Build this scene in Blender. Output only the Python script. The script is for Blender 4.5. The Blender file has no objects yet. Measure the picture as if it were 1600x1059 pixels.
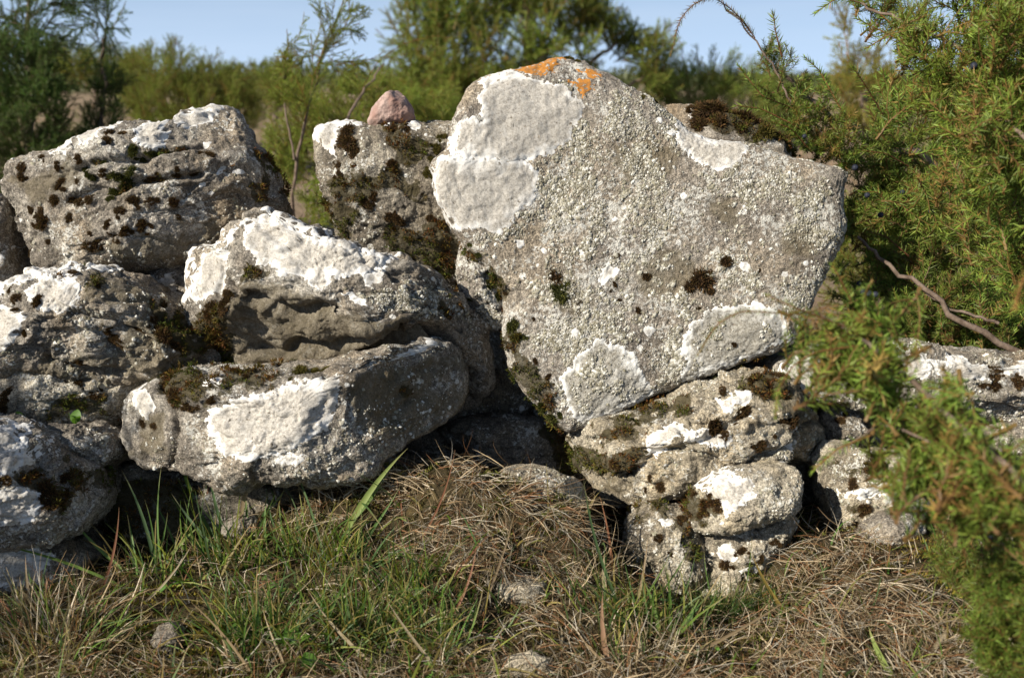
import bpy, math, random
import numpy as np
from mathutils import Vector, Matrix, Quaternion

random.seed(7)
RNG = np.random.default_rng(7)
scene = bpy.context.scene
COL = scene.collection

# ------------------------------------------------------------------ camera, sky, sun, exposure
PITCH = math.radians(14.9)
CAMZ = 0.74
FPX = 1600 * 35 / 36
cam_d = bpy.data.cameras.new('camera')
cam_d.lens = 35
cam_d.sensor_width = 36
cam_d.clip_start = 0.02
cam_d.clip_end = 3000
cam_d.dof.use_dof = True
cam_d.dof.focus_distance = 1.60
cam_d.dof.aperture_fstop = 5.0
cam = bpy.data.objects.new('camera', cam_d)
COL.objects.link(cam)
cam.location = (0, 0, CAMZ)
cam.rotation_euler = (math.radians(90) - PITCH, 0, 0)
scene.camera = cam

SUN_DIR = Vector((-0.70, -0.48, 0.53)).normalized()      # towards the sun
world = bpy.data.worlds.new('World')
scene.world = world
world.use_nodes = True
wn = world.node_tree
wn.nodes.clear()
w_out = wn.nodes.new('ShaderNodeOutputWorld')
w_bg = wn.nodes.new('ShaderNodeBackground')
w_sky = wn.nodes.new('ShaderNodeTexSky')
w_sky.sky_type = 'NISHITA'
w_sky.sun_disc = False
w_sky.sun_elevation = math.asin(SUN_DIR.z)
w_sky.sun_rotation = math.atan2(SUN_DIR.x, SUN_DIR.y)
w_sky.air_density = 1.0
w_sky.dust_density = 0.3
w_sky.ozone_density = 2.0
w_bg.inputs['Strength'].default_value = 0.066
# thin streaks of high cloud
w_tc = wn.nodes.new('ShaderNodeTexCoord')
w_map = wn.nodes.new('ShaderNodeMapping')
w_map.inputs['Scale'].default_value = (1.2, 1.2, 14.0)
w_noise = wn.nodes.new('ShaderNodeTexNoise')
w_noise.inputs['Scale'].default_value = 2.2
w_noise.inputs['Detail'].default_value = 5
w_ramp = wn.nodes.new('ShaderNodeValToRGB')
w_ramp.color_ramp.elements[0].position = 0.42
w_ramp.color_ramp.elements[0].color = (0, 0, 0, 1)
w_ramp.color_ramp.elements[1].position = 0.75
w_ramp.color_ramp.elements[1].color = (0.32, 0.32, 0.32, 1)
w_mix = wn.nodes.new('ShaderNodeMixRGB')
w_mix.inputs['Color2'].default_value = (6.2, 6.7, 7.4, 1)
L = wn.links.new
L(w_tc.outputs['Generated'], w_map.inputs['Vector'])
L(w_map.outputs['Vector'], w_noise.inputs['Vector'])
L(w_noise.outputs['Fac'], w_ramp.inputs['Fac'])
L(w_ramp.outputs['Color'], w_mix.inputs['Fac'])
w_add = wn.nodes.new('ShaderNodeVectorMath')
w_add.operation = 'ADD'
w_add.inputs[1].default_value = (0, 0, 0.16)
w_nrm = wn.nodes.new('ShaderNodeVectorMath')
w_nrm.operation = 'NORMALIZE'
L(w_tc.outputs['Generated'], w_add.inputs[0])
L(w_add.outputs[0], w_nrm.inputs[0])
L(w_nrm.outputs[0], w_sky.inputs['Vector'])
L(w_sky.outputs['Color'], w_mix.inputs['Color1'])
w_sep = wn.nodes.new('ShaderNodeSeparateXYZ')
L(w_tc.outputs['Generated'], w_sep.inputs[0])
w_hr = wn.nodes.new('ShaderNodeValToRGB')
w_hr.color_ramp.elements[0].position = 0.0
w_hr.color_ramp.elements[0].color = (0.75, 0.75, 0.75, 1)
w_hr.color_ramp.elements[1].position = 0.22
w_hr.color_ramp.elements[1].color = (0, 0, 0, 1)
L(w_sep.outputs['Z'], w_hr.inputs['Fac'])
w_mix2 = wn.nodes.new('ShaderNodeMixRGB')
w_mix2.inputs['Color2'].default_value = (6.4, 8.2, 10.8, 1)
L(w_hr.outputs['Color'], w_mix2.inputs['Fac'])
L(w_mix.outputs['Color'], w_mix2.inputs['Color1'])
L(w_mix2.outputs['Color'], w_bg.inputs['Color'])
L(w_bg.outputs['Background'], w_out.inputs['Surface'])

sun_d = bpy.data.lights.new('sun', 'SUN')
sun_d.energy = 5.0
sun_d.angle = math.radians(0.53)
sun_d.color = (1.0, 0.925, 0.80)
sun = bpy.data.objects.new('sun', sun_d)
COL.objects.link(sun)
sun.rotation_euler = SUN_DIR.to_track_quat('Z', 'Y').to_euler()

vs = scene.view_settings
vs.view_transform = 'Standard'
vs.look = 'None'
vs.gamma = 1
vs.use_curve_mapping = False
vs.exposure = 0.64
scene.cycles.max_bounces = 6
scene.cycles.diffuse_bounces = 3
scene.cycles.glossy_bounces = 2
scene.cycles.transmission_bounces = 3
scene.cycles.use_denoising = True

# ------------------------------------------------------------------ picture point -> place in the world
C_FWD = np.array([0, math.cos(PITCH), -math.sin(PITCH)])
C_UP = np.array([0, math.sin(PITCH), math.cos(PITCH)])
C_RT = np.array([1.0, 0, 0])
C_POS = np.array([0, 0, CAMZ])


def at(u, v, D):
    return C_POS + D * (C_FWD + C_RT * (u - 800) / FPX + C_UP * (529.5 - v) / FPX)


# ------------------------------------------------------------------ noise
_r = np.random.default_rng(3)
_PERM = _r.permutation(256)
_PERM = np.concatenate([_PERM, _PERM, _PERM]).astype(np.int32)
_G = _r.normal(size=(256, 3))
_G /= np.linalg.norm(_G, axis=1)[:, None]
_G *= 1.5


def perlin(p):
    pi = np.floor(p).astype(np.int32)
    f = p - pi
    pi &= 255
    w = f * f * f * (f * (f * 6 - 15) + 10)
    out = 0
    for dx in (0, 1):
        wx = w[:, 0] if dx else 1 - w[:, 0]
        a = _PERM[(pi[:, 0] + dx) & 255]
        for dy in (0, 1):
            wy = w[:, 1] if dy else 1 - w[:, 1]
            b = _PERM[(a + pi[:, 1] + dy) & 255]
            for dz in (0, 1):
                wz = w[:, 2] if dz else 1 - w[:, 2]
                g = _G[_PERM[(b + pi[:, 2] + dz) & 255]]
                out = out + wx * wy * wz * (g[:, 0] * (f[:, 0] - dx) + g[:, 1] * (f[:, 1] - dy) + g[:, 2] * (f[:, 2] - dz))
    return out


def fbm(p, freq, octaves=3, gain=0.5, off=0.0):
    r = 0
    a = 1.0
    for i in range(octaves):
        r = r + a * perlin(p * freq + off + 17.3 * i)
        freq *= 2.03
        a *= gain
    return r


def ridged(p, freq, octaves=3, gain=0.5, off=0.0):
    r = 0
    a = 1.0
    for i in range(octaves):
        r = r + a * (1 - 2 * np.abs(perlin(p * freq + off + 9.1 * i)))
        freq *= 2.07
        a *= gain
    return r


def worley(p, freq, seed=0):
    """distance to the nearest scattered point and that point's random value"""
    q = p * freq + seed * 13.7
    qi = np.floor(q).astype(np.int32)
    best = np.full(len(p), 9.0)
    val = np.zeros(len(p))
    for dx in (-1, 0, 1):
        for dy in (-1, 0, 1):
            for dz in (-1, 0, 1):
                c = qi + np.array([dx, dy, dz])
                h = _PERM[(_PERM[(_PERM[c[:, 0] & 255] + c[:, 1]) & 255] + c[:, 2]) & 255]
                pt = c + 0.5 + _G[h] * 0.28
                d = np.linalg.norm(q - pt, axis=1)
                m = d < best
                best = np.where(m, d, best)
                val = np.where(m, h / 255.0, val)
    return best, val


def smooth(x, a, b):
    t = np.clip((x - a) / (b - a), 0, 1)
    return t * t * (3 - 2 * t)


# ------------------------------------------------------------------ mesh helpers
def new_mesh(name, verts, faces, mat=None, smooth_shade=True, attrs=None):
    """faces: (n,3) or (n,4) int array"""
    me = bpy.data.meshes.new(name)
    verts = np.asarray(verts, dtype=np.float32)
    faces = np.asarray(faces, dtype=np.int32)
    n, k = faces.shape
    me.vertices.add(len(verts))
    me.vertices.foreach_set('co', verts.ravel())
    me.loops.add(n * k)
    me.loops.foreach_set('vertex_index', faces.ravel())
    me.polygons.add(n)
    me.polygons.foreach_set('loop_start', np.arange(0, n * k, k, dtype=np.int32))
    try:
        me.polygons.foreach_set('loop_total', np.full(n, k, dtype=np.int32))
    except Exception:
        pass
    me.polygons.foreach_set('use_smooth', np.full(n, smooth_shade, dtype=bool))
    me.update(calc_edges=True)
    for an, av in (attrs or {}).items():
        av = np.asarray(av, dtype=np.float32)
        if av.ndim == 1:
            at_ = me.attributes.new(an, 'FLOAT', 'POINT')
            at_.data.foreach_set('value', av)
        else:
            at_ = me.attributes.new(an, 'FLOAT_COLOR', 'POINT')
            c4 = np.ones((len(av), 4), dtype=np.float32)
            c4[:, :3] = av
            at_.data.foreach_set('color', c4.ravel())
    if mat:
        me.materials.append(mat)
    return me


def link(name, me, parent=None, loc=None):
    o = bpy.data.objects.new(name, me)
    COL.objects.link(o)
    if parent is not None:
        o.parent = parent
    if loc is not None:
        o.location = loc
    return o


def tag(o, label=None, cat=None, group=None, kind=None):
    if label:
        o['label'] = label
    if cat:
        o['category'] = cat
    if group:
        o['group'] = group
    if kind:
        o['kind'] = kind
    return o


_ico = {}


def ico(level):
    if level in _ico:
        return _ico[level]
    if level == 0:
        t = (1 + 5 ** 0.5) / 2
        v = np.array([(-1, t, 0), (1, t, 0), (-1, -t, 0), (1, -t, 0), (0, -1, t), (0, 1, t), (0, -1, -t), (0, 1, -t),
                      (t, 0, -1), (t, 0, 1), (-t, 0, -1), (-t, 0, 1)], float)
        v /= np.linalg.norm(v, axis=1)[:, None]
        f = np.array([(0, 11, 5), (0, 5, 1), (0, 1, 7), (0, 7, 10), (0, 10, 11), (1, 5, 9), (5, 11, 4), (11, 10, 2), (10, 7, 6),
                      (7, 1, 8), (3, 9, 4), (3, 4, 2), (3, 2, 6), (3, 6, 8), (3, 8, 9), (4, 9, 5), (2, 4, 11), (6, 2, 10),
                      (8, 6, 7), (9, 8, 1)])
    else:
        v, f = ico(level - 1)
        e = np.concatenate([f[:, [0, 1]], f[:, [1, 2]], f[:, [2, 0]]])
        e.sort(axis=1)
        u, inv = np.unique(e, axis=0, return_inverse=True)
        inv = inv.ravel()
        mid = v[u[:, 0]] + v[u[:, 1]]
        mid /= np.linalg.norm(mid, axis=1)[:, None]
        n = len(f)
        a, b, c = inv[:n] + len(v), inv[n:2 * n] + len(v), inv[2 * n:] + len(v)
        f = np.concatenate([np.stack([f[:, 0], a, c], 1), np.stack([f[:, 1], b, a], 1),
                            np.stack([f[:, 2], c, b], 1), np.stack([a, b, c], 1)])
        v = np.concatenate([v, mid])
    _ico[level] = (v, f)
    return v, f


def normals(v, f):
    fn = np.cross(v[f[:, 1]] - v[f[:, 0]], v[f[:, 2]] - v[f[:, 0]])
    n = np.zeros_like(v)
    for k in range(3):
        for a in range(3):
            n[:, a] += np.bincount(f[:, k], weights=fn[:, a], minlength=len(v))
    return n / (np.linalg.norm(n, axis=1)[:, None] + 1e-12)


def poly_sdf(P, poly):
    """signed distance (positive inside) of points (n,2) to a closed polygon"""
    poly = np.asarray(poly, float)
    A = poly
    B = np.roll(poly, -1, axis=0)
    d = np.full(len(P), 1e9)
    inside = np.zeros(len(P), bool)
    for a, b in zip(A, B):
        ab = b - a
        t = np.clip(((P - a) @ ab) / (ab @ ab + 1e-12), 0, 1)
        q = P - a - t[:, None] * ab
        d = np.minimum(d, np.hypot(q[:, 0], q[:, 1]))
        c = (a[1] > P[:, 1]) != (b[1] > P[:, 1])
        xi = (b[0] - a[0]) * (P[:, 1] - a[1]) / ((b[1] - a[1]) or 1e-9) + a[0]
        inside ^= c & (P[:, 0] < xi)
    return np.where(inside, d, -d)


def line_side(P, line):
    """signed distance to an open polyline: positive to the left-hand normal side (below a line drawn left to right)"""
    line = np.asarray(line, float)
    best = np.full(len(P), 1e9)
    sg = np.zeros(len(P))
    n = len(line) - 1
    for i in range(n):
        a, b = line[i], line[i + 1]
        ab = b - a
        L_ = np.hypot(*ab)
        t = ((P - a) @ ab) / (L_ * L_)
        lo = -9 if i == 0 else 0
        hi = 9 if i == n - 1 else 1
        t = np.clip(t, lo, hi)
        q = P - a - t[:, None] * ab
        d = np.hypot(q[:, 0], q[:, 1])
        s = (ab[0] * (P[:, 1] - a[1]) - ab[1] * (P[:, 0] - a[0])) / L_
        m = d < best
        best = np.where(m, d, best)
        sg = np.where(m, np.sign(s), sg)
    return best * sg


def E(u, v, ru, rv=None, n=12):
    rv = rv or ru
    return [(u + ru * math.cos(2 * math.pi * k / n), v + rv * math.sin(2 * math.pi * k / n)) for k in range(n)]


def crop(ox, oy, pts, s=2.941):
    return [(ox + p[0] / s, oy + p[1] / s) + tuple(q / s for q in p[2:]) for p in pts]


# ------------------------------------------------------------------ materials
def nodes_of(name):
    m = bpy.data.materials.new(name)
    m.use_nodes = True
    nt = m.node_tree
    nt.nodes.clear()
    out = nt.nodes.new('ShaderNodeOutputMaterial')
    return m, nt, out


class N:
    """small helper for wiring nodes"""
    def __init__(s, nt):
        s.nt = nt

    def new(s, t, **kw):
        n = s.nt.nodes.new(t)
        for k, v in kw.items():
            if k in n.inputs:
                n.inputs[k].default_value = v
            else:
                setattr(n, k, v)
        return n

    def link(s, a, b):
        s.nt.links.new(a, b)

    def noise(s, vec, scale, detail=4, rough=0.55, dist=0.0):
        n = s.new('ShaderNodeTexNoise', Scale=scale, Detail=detail, Roughness=rough, Distortion=dist)
        s.link(vec, n.inputs['Vector'])
        return n.outputs['Fac']

    def voro(s, vec, scale, feature='F1', out='Distance', rand=1.0):
        n = s.new('ShaderNodeTexVoronoi', Scale=scale, feature=feature, Randomness=rand)
        s.link(vec, n.inputs['Vector'])
        return n.outputs[out]

    def ramp(s, fac, stops):
        r = s.new('ShaderNodeValToRGB')
        e = r.color_ramp.elements
        while len(e) < len(stops):
            e.new(0.5)
        for i, (p, c) in enumerate(stops):
            e[i].position = p
            if isinstance(c, (int, float)):
                c = (c, c, c)
            e[i].color = (*c, 1)
        s.link(fac, r.inputs['Fac'])
        return r.outputs['Color']

    def mix(s, fac, a, b, mode='MIX'):
        m = s.new('ShaderNodeMixRGB', blend_type=mode)
        for k, x in (('Fac', fac), ('Color1', a), ('Color2', b)):
            if isinstance(x, bpy.types.NodeSocket):
                s.link(x, m.inputs[k])
            elif isinstance(x, (int, float)):
                m.inputs[k].default_value = x if k == 'Fac' else (x, x, x, 1)
            else:
                m.inputs[k].default_value = (*x, 1)
        return m.outputs['Color']

    def math(s, op, a, b=0.0, c=None):
        m = s.new('ShaderNodeMath', operation=op)
        for i, x in enumerate((a, b) if c is None else (a, b, c)):
            if isinstance(x, bpy.types.NodeSocket):
                s.link(x, m.inputs[i])
            else:
                m.inputs[i].default_value = x
        return m.outputs[0]

    def attr(s, name, out='Fac'):
        a = s.new('ShaderNodeAttribute', attribute_name=name)
        return a.outputs[out]


def rock_material(name, dark, mid, light, warm, fleck=0.5, fleck_col=(0.50, 0.49, 0.44), stain=0.5, rough=0.95):
    m, nt, out = nodes_of(name)
    n = N(nt)
    tc = n.new('ShaderNodeTexCoord').outputs['Object']
    base = n.ramp(n.noise(tc, 9, 7, 0.62, 0.4), [(0.30, dark), (0.47, mid), (0.66, light)])
    w = n.ramp(n.noise(tc, 5, 5, 0.6, 0.6), [(0.47, 0.0), (0.66, 0.75)])
    base = n.mix(w, base, warm)
    # dark weather stains
    st = n.ramp(n.noise(tc, 22, 6, 0.7, 1.0), [(0.52, 0.0), (0.68, stain)])
    base = n.mix(st, base, (0.055, 0.048, 0.04))
    # grain
    g = n.noise(tc, 420, 3, 0.6)
    base = n.mix(0.8, base, n.ramp(g, [(0.32, 0.15), (0.68, 0.9)]), 'OVERLAY')
    base = n.mix(0.7, base, n.ramp(n.noise(tc, 130, 5, 0.75), [(0.36, 0.15), (0.64, 0.85)]), 'OVERLAY')
    # pale crusts of lichen: clusters of small flecks
    f1 = n.noise(tc, 150, 4, 0.75, 0.4)
    f2 = n.noise(tc, 16, 4, 0.6, 0.3)
    fm = n.math('ADD', f1, n.math('MULTIPLY', n.math('SUBTRACT', f2, 0.5), 0.75))
    thr = 0.66 - 0.16 * fleck
    fmask = n.ramp(fm, [(thr, 0.0), (thr + 0.05, 0.9)])
    fmask = n.mix(1.0, fmask, n.ramp(n.attr('crust'), [(0.0, 0.25), (1.0, 1.0)]), 'MULTIPLY')
    fc = n.mix(n.noise(tc, 260, 2, 0.5), fleck_col, (0.68, 0.66, 0.60))
    col = n.mix(fmask, base, fc)
    # separate round white spots
    vd = n.math('ADD', n.voro(tc, 48), n.math('MULTIPLY', n.math('SUBTRACT', n.noise(tc, 160, 3), 0.5), 0.18))
    vc = n.voro(tc, 48, out='Color')
    sep = n.new('ShaderNodeSeparateColor')
    n.link(vc, sep.inputs[0])
    keep = n.math('GREATER_THAN', sep.outputs[0], 0.93)
    sz = n.math('MULTIPLY', sep.outputs[1], 0.22)
    spot = n.math('MULTIPLY', n.math('LESS_THAN', vd, n.math('ADD', sz, 0.06)), keep)
    col = n.mix(n.math('MULTIPLY', spot, 0.85), col, (0.74, 0.72, 0.67))
    # black pits
    pv = n.math('LESS_THAN', n.voro(tc, 230), 0.2)
    pn = n.math('GREATER_THAN', n.noise(tc, 40, 2), 0.53)
    col = n.mix(n.math('MULTIPLY', n.math('MULTIPLY', pv, pn), 0.75), col, (0.03, 0.028, 0.025))
    bw = n.math('ADD', n.attr('brown'), n.math('MULTIPLY', n.math('SUBTRACT', n.noise(tc, 55, 6, 0.8), 0.5), 1.6))
    col = n.mix(n.ramp(bw, [(0.38, 0.0), (0.75, 0.6)]), col, n.mix(n.noise(tc, 90, 4, 0.7), (0.07, 0.055, 0.03), (0.20, 0.165, 0.10)))
    # moss film
    mo = n.math('ADD', n.attr('moss'), n.math('MULTIPLY', n.math('SUBTRACT', n.noise(tc, 110, 5, 0.8), 0.5), 2.0))
    mm = n.ramp(mo, [(0.46, 0.0), (0.62, 0.85)])
    mc = n.mix(n.noise(tc, 60, 3), (0.028, 0.022, 0.010), (0.075, 0.06, 0.022))
    col = n.mix(mm, col, mc)
    bs = n.new('ShaderNodeBsdfPrincipled', Roughness=rough)
    bs.inputs['Specular IOR Level'].default_value = 0.25
    n.link(col, bs.inputs['Base Color'])
    h = n.math('ADD', n.math('MULTIPLY', f1, 0.9), n.math('MULTIPLY', g, 0.5))
    h = n.math('ADD', h, n.math('MULTIPLY', n.noise(tc, 60, 5, 0.7), 0.9))
    b = n.new('ShaderNodeBump', Strength=1.0, Distance=0.0045)
    n.link(h, b.inputs['Height'])
    n.link(b.outputs[0], bs.inputs['Normal'])
    n.link(bs.outputs[0], out.inputs['Surface'])
    return m


M_SLAB = rock_material('slab limestone', (0.145, 0.125, 0.105), (0.235, 0.205, 0.17), (0.32, 0.29, 0.245), (0.31, 0.245, 0.165), fleck=0.75, stain=0.25)
M_ROCK = rock_material('weathered limestone', (0.10, 0.085, 0.068), (0.20, 0.175, 0.143), (0.36, 0.33, 0.28), (0.27, 0.20, 0.12), fleck=0.42, stain=0.8)
M_BROWN = rock_material('brown weathered limestone', (0.09, 0.075, 0.058), (0.17, 0.145, 0.11), (0.27, 0.24, 0.19), (0.22, 0.165, 0.09), fleck=0.3, stain=0.7)
M_PALE = rock_material('pale limestone', (0.17, 0.145, 0.11), (0.31, 0.27, 0.205), (0.46, 0.42, 0.34), (0.45, 0.36, 0.21), fleck=0.4, stain=0.8)
M_TAN = rock_material('tan limestone', (0.12, 0.10, 0.072), (0.28, 0.24, 0.175), (0.45, 0.405, 0.32), (0.33, 0.25, 0.14), fleck=0.35, stain=0.8)


def lichen_material(name, rim, inner, dark, var=0.5):
    m, nt, out = nodes_of(name)
    n = N(nt)
    tc = n.new('ShaderNodeTexCoord').outputs['Object']
    sd = n.attr('edge')
    e = n.math('ADD', sd, n.math('MULTIPLY', n.math('SUBTRACT', n.noise(tc, 22, 6, 0.7), 0.5), 0.040))
    k = n.ramp(n.math('MULTIPLY', e, 30.0), [(0.10, 0.0), (0.34, 1.0)])
    k = n.mix(1.0, k, n.ramp(n.noise(tc, 12, 5, 0.65), [(0.30, 0.1), (0.44, 1.0)]), 'MULTIPLY')
    g = n.noise(tc, 380, 3, 0.7)
    ic = n.mix(n.ramp(n.noise(tc, 240, 3, 0.85), [(0.46, 0.0), (0.58, var)]), inner, dark)
    col = n.mix(k, rim, ic)
    pits = n.ramp(n.noise(tc, 330, 3, 0.8), [(0.41, 0.75), (0.46, 0.0)])
    col = n.mix(n.mix(1.0, pits, k, 'MULTIPLY'), col, dark)
    col = n.mix(0.25, col, n.ramp(g, [(0.3, 0.3), (0.7, 0.66)]), 'OVERLAY')
    bs = n.new('ShaderNodeBsdfPrincipled', Roughness=0.97)
    bs.inputs['Specular IOR Level'].default_value = 0.15
    n.link(col, bs.inputs['Base Color'])
    h = n.math('ADD', g, n.noise(tc, 260, 4, 0.8))
    b = n.new('ShaderNodeBump', Strength=0.8, Distance=0.0009)
    n.link(h, b.inputs['Height'])
    n.link(b.outputs[0], bs.inputs['Normal'])
    n.link(bs.outputs[0], out.inputs['Surface'])
    return m


M_WHITE = lichen_material('white crust lichen', (0.70, 0.685, 0.65), (0.50, 0.47, 0.42), (0.25, 0.225, 0.19), 0.55)
M_WHITE2 = lichen_material('white crust lichen with dark centre', (0.72, 0.71, 0.67), (0.40, 0.38, 0.33), (0.15, 0.13, 0.10), 0.65)
M_ORANGE = lichen_material('orange lichen', (0.44, 0.19, 0.04), (0.38, 0.14, 0.03), (0.17, 0.14, 0.085), 0.95)


def leaf_material(name, translucent=0.35, rough=0.55, use_obj=True, gain=1.0, spec=0.35):
    m, nt, out = nodes_of(name)
    n = N(nt)
    col = n.attr('col', 'Color')
    if use_obj:
        oi = n.new('ShaderNodeObjectInfo')
        col = n.mix(1.0, col, oi.outputs['Color'], 'MULTIPLY')
        hsv = n.new('ShaderNodeHueSaturation')
        n.link(n.math('ADD', n.math('MULTIPLY', oi.outputs['Random'], 0.5), 0.75), hsv.inputs['Value'])
        n.link(n.math('ADD', n.math('MULTIPLY', oi.outputs['Random'], 0.03), 0.485), hsv.inputs['Hue'])
        n.link(col, hsv.inputs['Color'])
        col = hsv.outputs[0]
    bs = n.new('ShaderNodeBsdfPrincipled', Roughness=rough)
    bs.inputs['Specular IOR Level'].default_value = spec
    n.link(col, bs.inputs['Base Color'])
    if translucent > 0:
        tr = n.new('ShaderNodeBsdfTranslucent')
        n.link(n.mix(1.0, col, (1.1, 1.15, 0.55), 'MULTIPLY'), tr.inputs['Color'])
        mx = n.new('ShaderNodeMixShader')
        mx.inputs[0].default_value = translucent
        n.link(bs.outputs[0], mx.inputs[1])
        n.link(tr.outputs[0], mx.inputs[2])
        n.link(mx.outputs[0], out.inputs['Surface'])
    else:
        n.link(bs.outputs[0], out.inputs['Surface'])
    return m


M_NEEDLE = leaf_material('juniper needles', 0.35)
M_GRASS = leaf_material('grass blades', 0.4, use_obj=False)
M_DRY = leaf_material('dry grass', 0.25, rough=0.7, use_obj=False, spec=0.2)
M_MOSS = leaf_material('moss', 0.2, rough=0.8, use_obj=False, spec=0.1)
M_FLAKE = leaf_material('flaky lichen', 0.0, rough=0.95, use_obj=False, spec=0.1)


def simple_noise_material(name, c1, c2, scale, rough=0.9, bump=0.002, c3=None, s2=None):
    m, nt, out = nodes_of(name)
    n = N(nt)
    tc = n.new('ShaderNodeTexCoord').outputs['Object']
    f = n.noise(tc, scale, 6, 0.65, 0.3)
    col = n.ramp(f, [(0.35, c1), (0.65, c2)])
    if c3:
        col = n.mix(n.ramp(n.noise(tc, s2, 5, 0.6, 0.2), [(0.45, 0.0), (0.6, 1.0)]), col, c3)
    bs = n.new('ShaderNodeBsdfPrincipled', Roughness=rough)
    bs.inputs['Specular IOR Level'].default_value = 0.2
    n.link(col, bs.inputs['Base Color'])
    b = n.new('ShaderNodeBump', Strength=0.8, Distance=bump)
    n.link(n.noise(tc, scale * 3, 5, 0.7), b.inputs['Height'])
    n.link(b.outputs[0], bs.inputs['Normal'])
    n.link(bs.outputs[0], out.inputs['Surface'])
    return m


M_PINK = simple_noise_material('pink granite', (0.25, 0.17, 0.145), (0.46, 0.34, 0.29), 90, bump=0.0025, c3=(0.30, 0.18, 0.145), s2=18)
M_BARK = simple_noise_material('juniper bark', (0.10, 0.07, 0.05), (0.24, 0.18, 0.14), 60, bump=0.002)
M_TWIG = simple_noise_material('red brown twig', (0.16, 0.06, 0.03), (0.30, 0.15, 0.08), 80, bump=0.001)
M_BERRY = simple_noise_material('juniper berry', (0.010, 0.011, 0.020), (0.04, 0.046, 0.065), 200, rough=0.55, bump=0.0003)


def ground_material():
    m, nt, out = nodes_of('soil and turf')
    n = N(nt)
    geo = n.new('ShaderNodeNewGeometry').outputs['Position']
    near = n.ramp(n.noise(geo, 24, 6, 0.7, 0.4), [(0.3, (0.02, 0.015, 0.009)), (0.5, (0.05, 0.038, 0.02)), (0.7, (0.10, 0.078, 0.035))])
    far = n.ramp(n.noise(geo, 0.9, 8, 0.65, 0.3), [(0.32, (0.17, 0.12, 0.075)), (0.5, (0.26, 0.19, 0.13)), (0.68, (0.15, 0.14, 0.06))])
    sp = n.new('ShaderNodeSeparateXYZ')
    n.link(geo, sp.inputs[0])
    k = n.ramp(n.math('MULTIPLY', sp.outputs[1], 0.25), [(0.50, 0.0), (0.8, 1.0)])
    col = n.mix(k, near, far)
    bs = n.new('ShaderNodeBsdfPrincipled', Roughness=1.0)
    bs.inputs['Specular IOR Level'].default_value = 0.1
    n.link(col, bs.inputs['Base Color'])
    b = n.new('ShaderNodeBump', Strength=1.0, Distance=0.01)
    n.link(n.noise(geo, 60, 6, 0.7), b.inputs['Height'])
    n.link(b.outputs[0], bs.inputs['Normal'])
    n.link(bs.outputs[0], out.inputs['Surface'])
    return m


M_GROUND = ground_material()

# ------------------------------------------------------------------ the ground
# (u, v, z): what height the turf has where the photograph shows it
GP = [(-150, 1059, 0), (0, 1059, 0), (200, 1059, 0), (400, 1059, 0), (600, 1059, .0), (800, 1059, .01), (1000, 1059, .01), (1200, 1059, 0),
      (1400, 1059, 0), (1600, 1059, 0), (1750, 1059, 0), (0, 960, .015), (100, 940, .03), (200, 925, .03), (300, 900, .03), (0, 910, 0.0),
      (330, 830, .03), (430, 800, .08), (520, 765, .13), (600, 745, .155), (700, 738, .165), (800, 752, .16), (880, 775, .145),
      (925, 850, .08), (955, 925, .02), (960, 880, -.01), (1000, 905, -.03), (1050, 925, -.03), (1100, 930, -.03), (1150, 935, -.02), (1130, 965, .0), (1200, 930, .01), (1240, 870, .06), (1300, 850, .085),
      (1370, 880, .085), (1450, 870, .09), (1550, 850, .09), (1330, 960, .045), (1500, 960, .04), (600, 850, .075), (750, 850, .10),
      (860, 900, .05), (450, 900, .035), (500, 980, .015), (800, 980, .02), (160, 860, .0), (60, 880, -.02), (1640, 900, .06)]


def solve_D(u, v, z):
    return (CAMZ - z) / (math.sin(PITCH) - (529.5 - v) / FPX * math.cos(PITCH))


_gp = []
for (u, v, z) in GP:
    p = at(u, v, solve_D(u, v, z))
    _gp.append((p[0], p[1], z))
for x in np.arange(-2.4, 2.5, 0.3):
    _gp += [(x, 0.7, 0.0), (x, 0.3, 0), (x, 1.75, 0.02), (x, 2.1, 0.0), (x, 2.6, 0.0), (x, 3.4, 0.0)]
_gp = np.array(_gp)


def ground_h(x, y):
    x = np.asarray(x, float)
    y = np.asarray(y, float)
    num = np.zeros_like(x)
    den = np.zeros_like(x) + 1e-9
    for px, py, pz in _gp:
        d2 = (x - px) ** 2 + (y - py) ** 2 + 0.0009
        w = 1 / d2 ** 2
        num += w * pz
        den += w
    near = num / den
    k = smooth(y, 2.6, 4.0)
    P = np.stack([x, y, np.zeros_like(x)], -1).reshape(-1, 3)
    f = fbm(P, 0.07, 3).reshape(x.shape)
    far = 0.10 * f * smooth(y, 5, 30) + 0.35 * f * smooth(y, 40, 160)
    return near * (1 - k) + far * k


def ground_hit(u, v):
    """march from the camera through picture points to the turf"""
    u = np.asarray(u, float)
    v = np.asarray(v, float)
    ray = C_FWD + np.outer((u - 800) / FPX, C_RT) + np.outer((529.5 - v) / FPX, C_UP)
    D = np.full(len(u), 1.0)
    hit = np.full(len(u), np.nan)
    for s in np.arange(0.95, 1.85, 0.02):
        P = C_POS + ray * s
        below = P[:, 2] < ground_h(P[:, 0], P[:, 1])
        hit = np.where(np.isnan(hit) & below, s, hit)
    ok = ~np.isnan(hit)
    P = C_POS + ray * np.where(ok, hit - 0.01, 1.5)[:, None]
    P[:, 2] = ground_h(P[:, 0], P[:, 1])
    return P, ok


def axis_vals(a, b, step, far, grow=1.22):
    v = list(np.arange(a, b + 1e-6, step))
    s = step
    x = b
    while x < far:
        s *= grow
        x += s
        v.append(x)
    s = step
    x = a
    lo = []
    while x > -far:
        s *= grow
        x -= s
        lo.append(x)
    return np.array(lo[::-1] + v)


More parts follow.
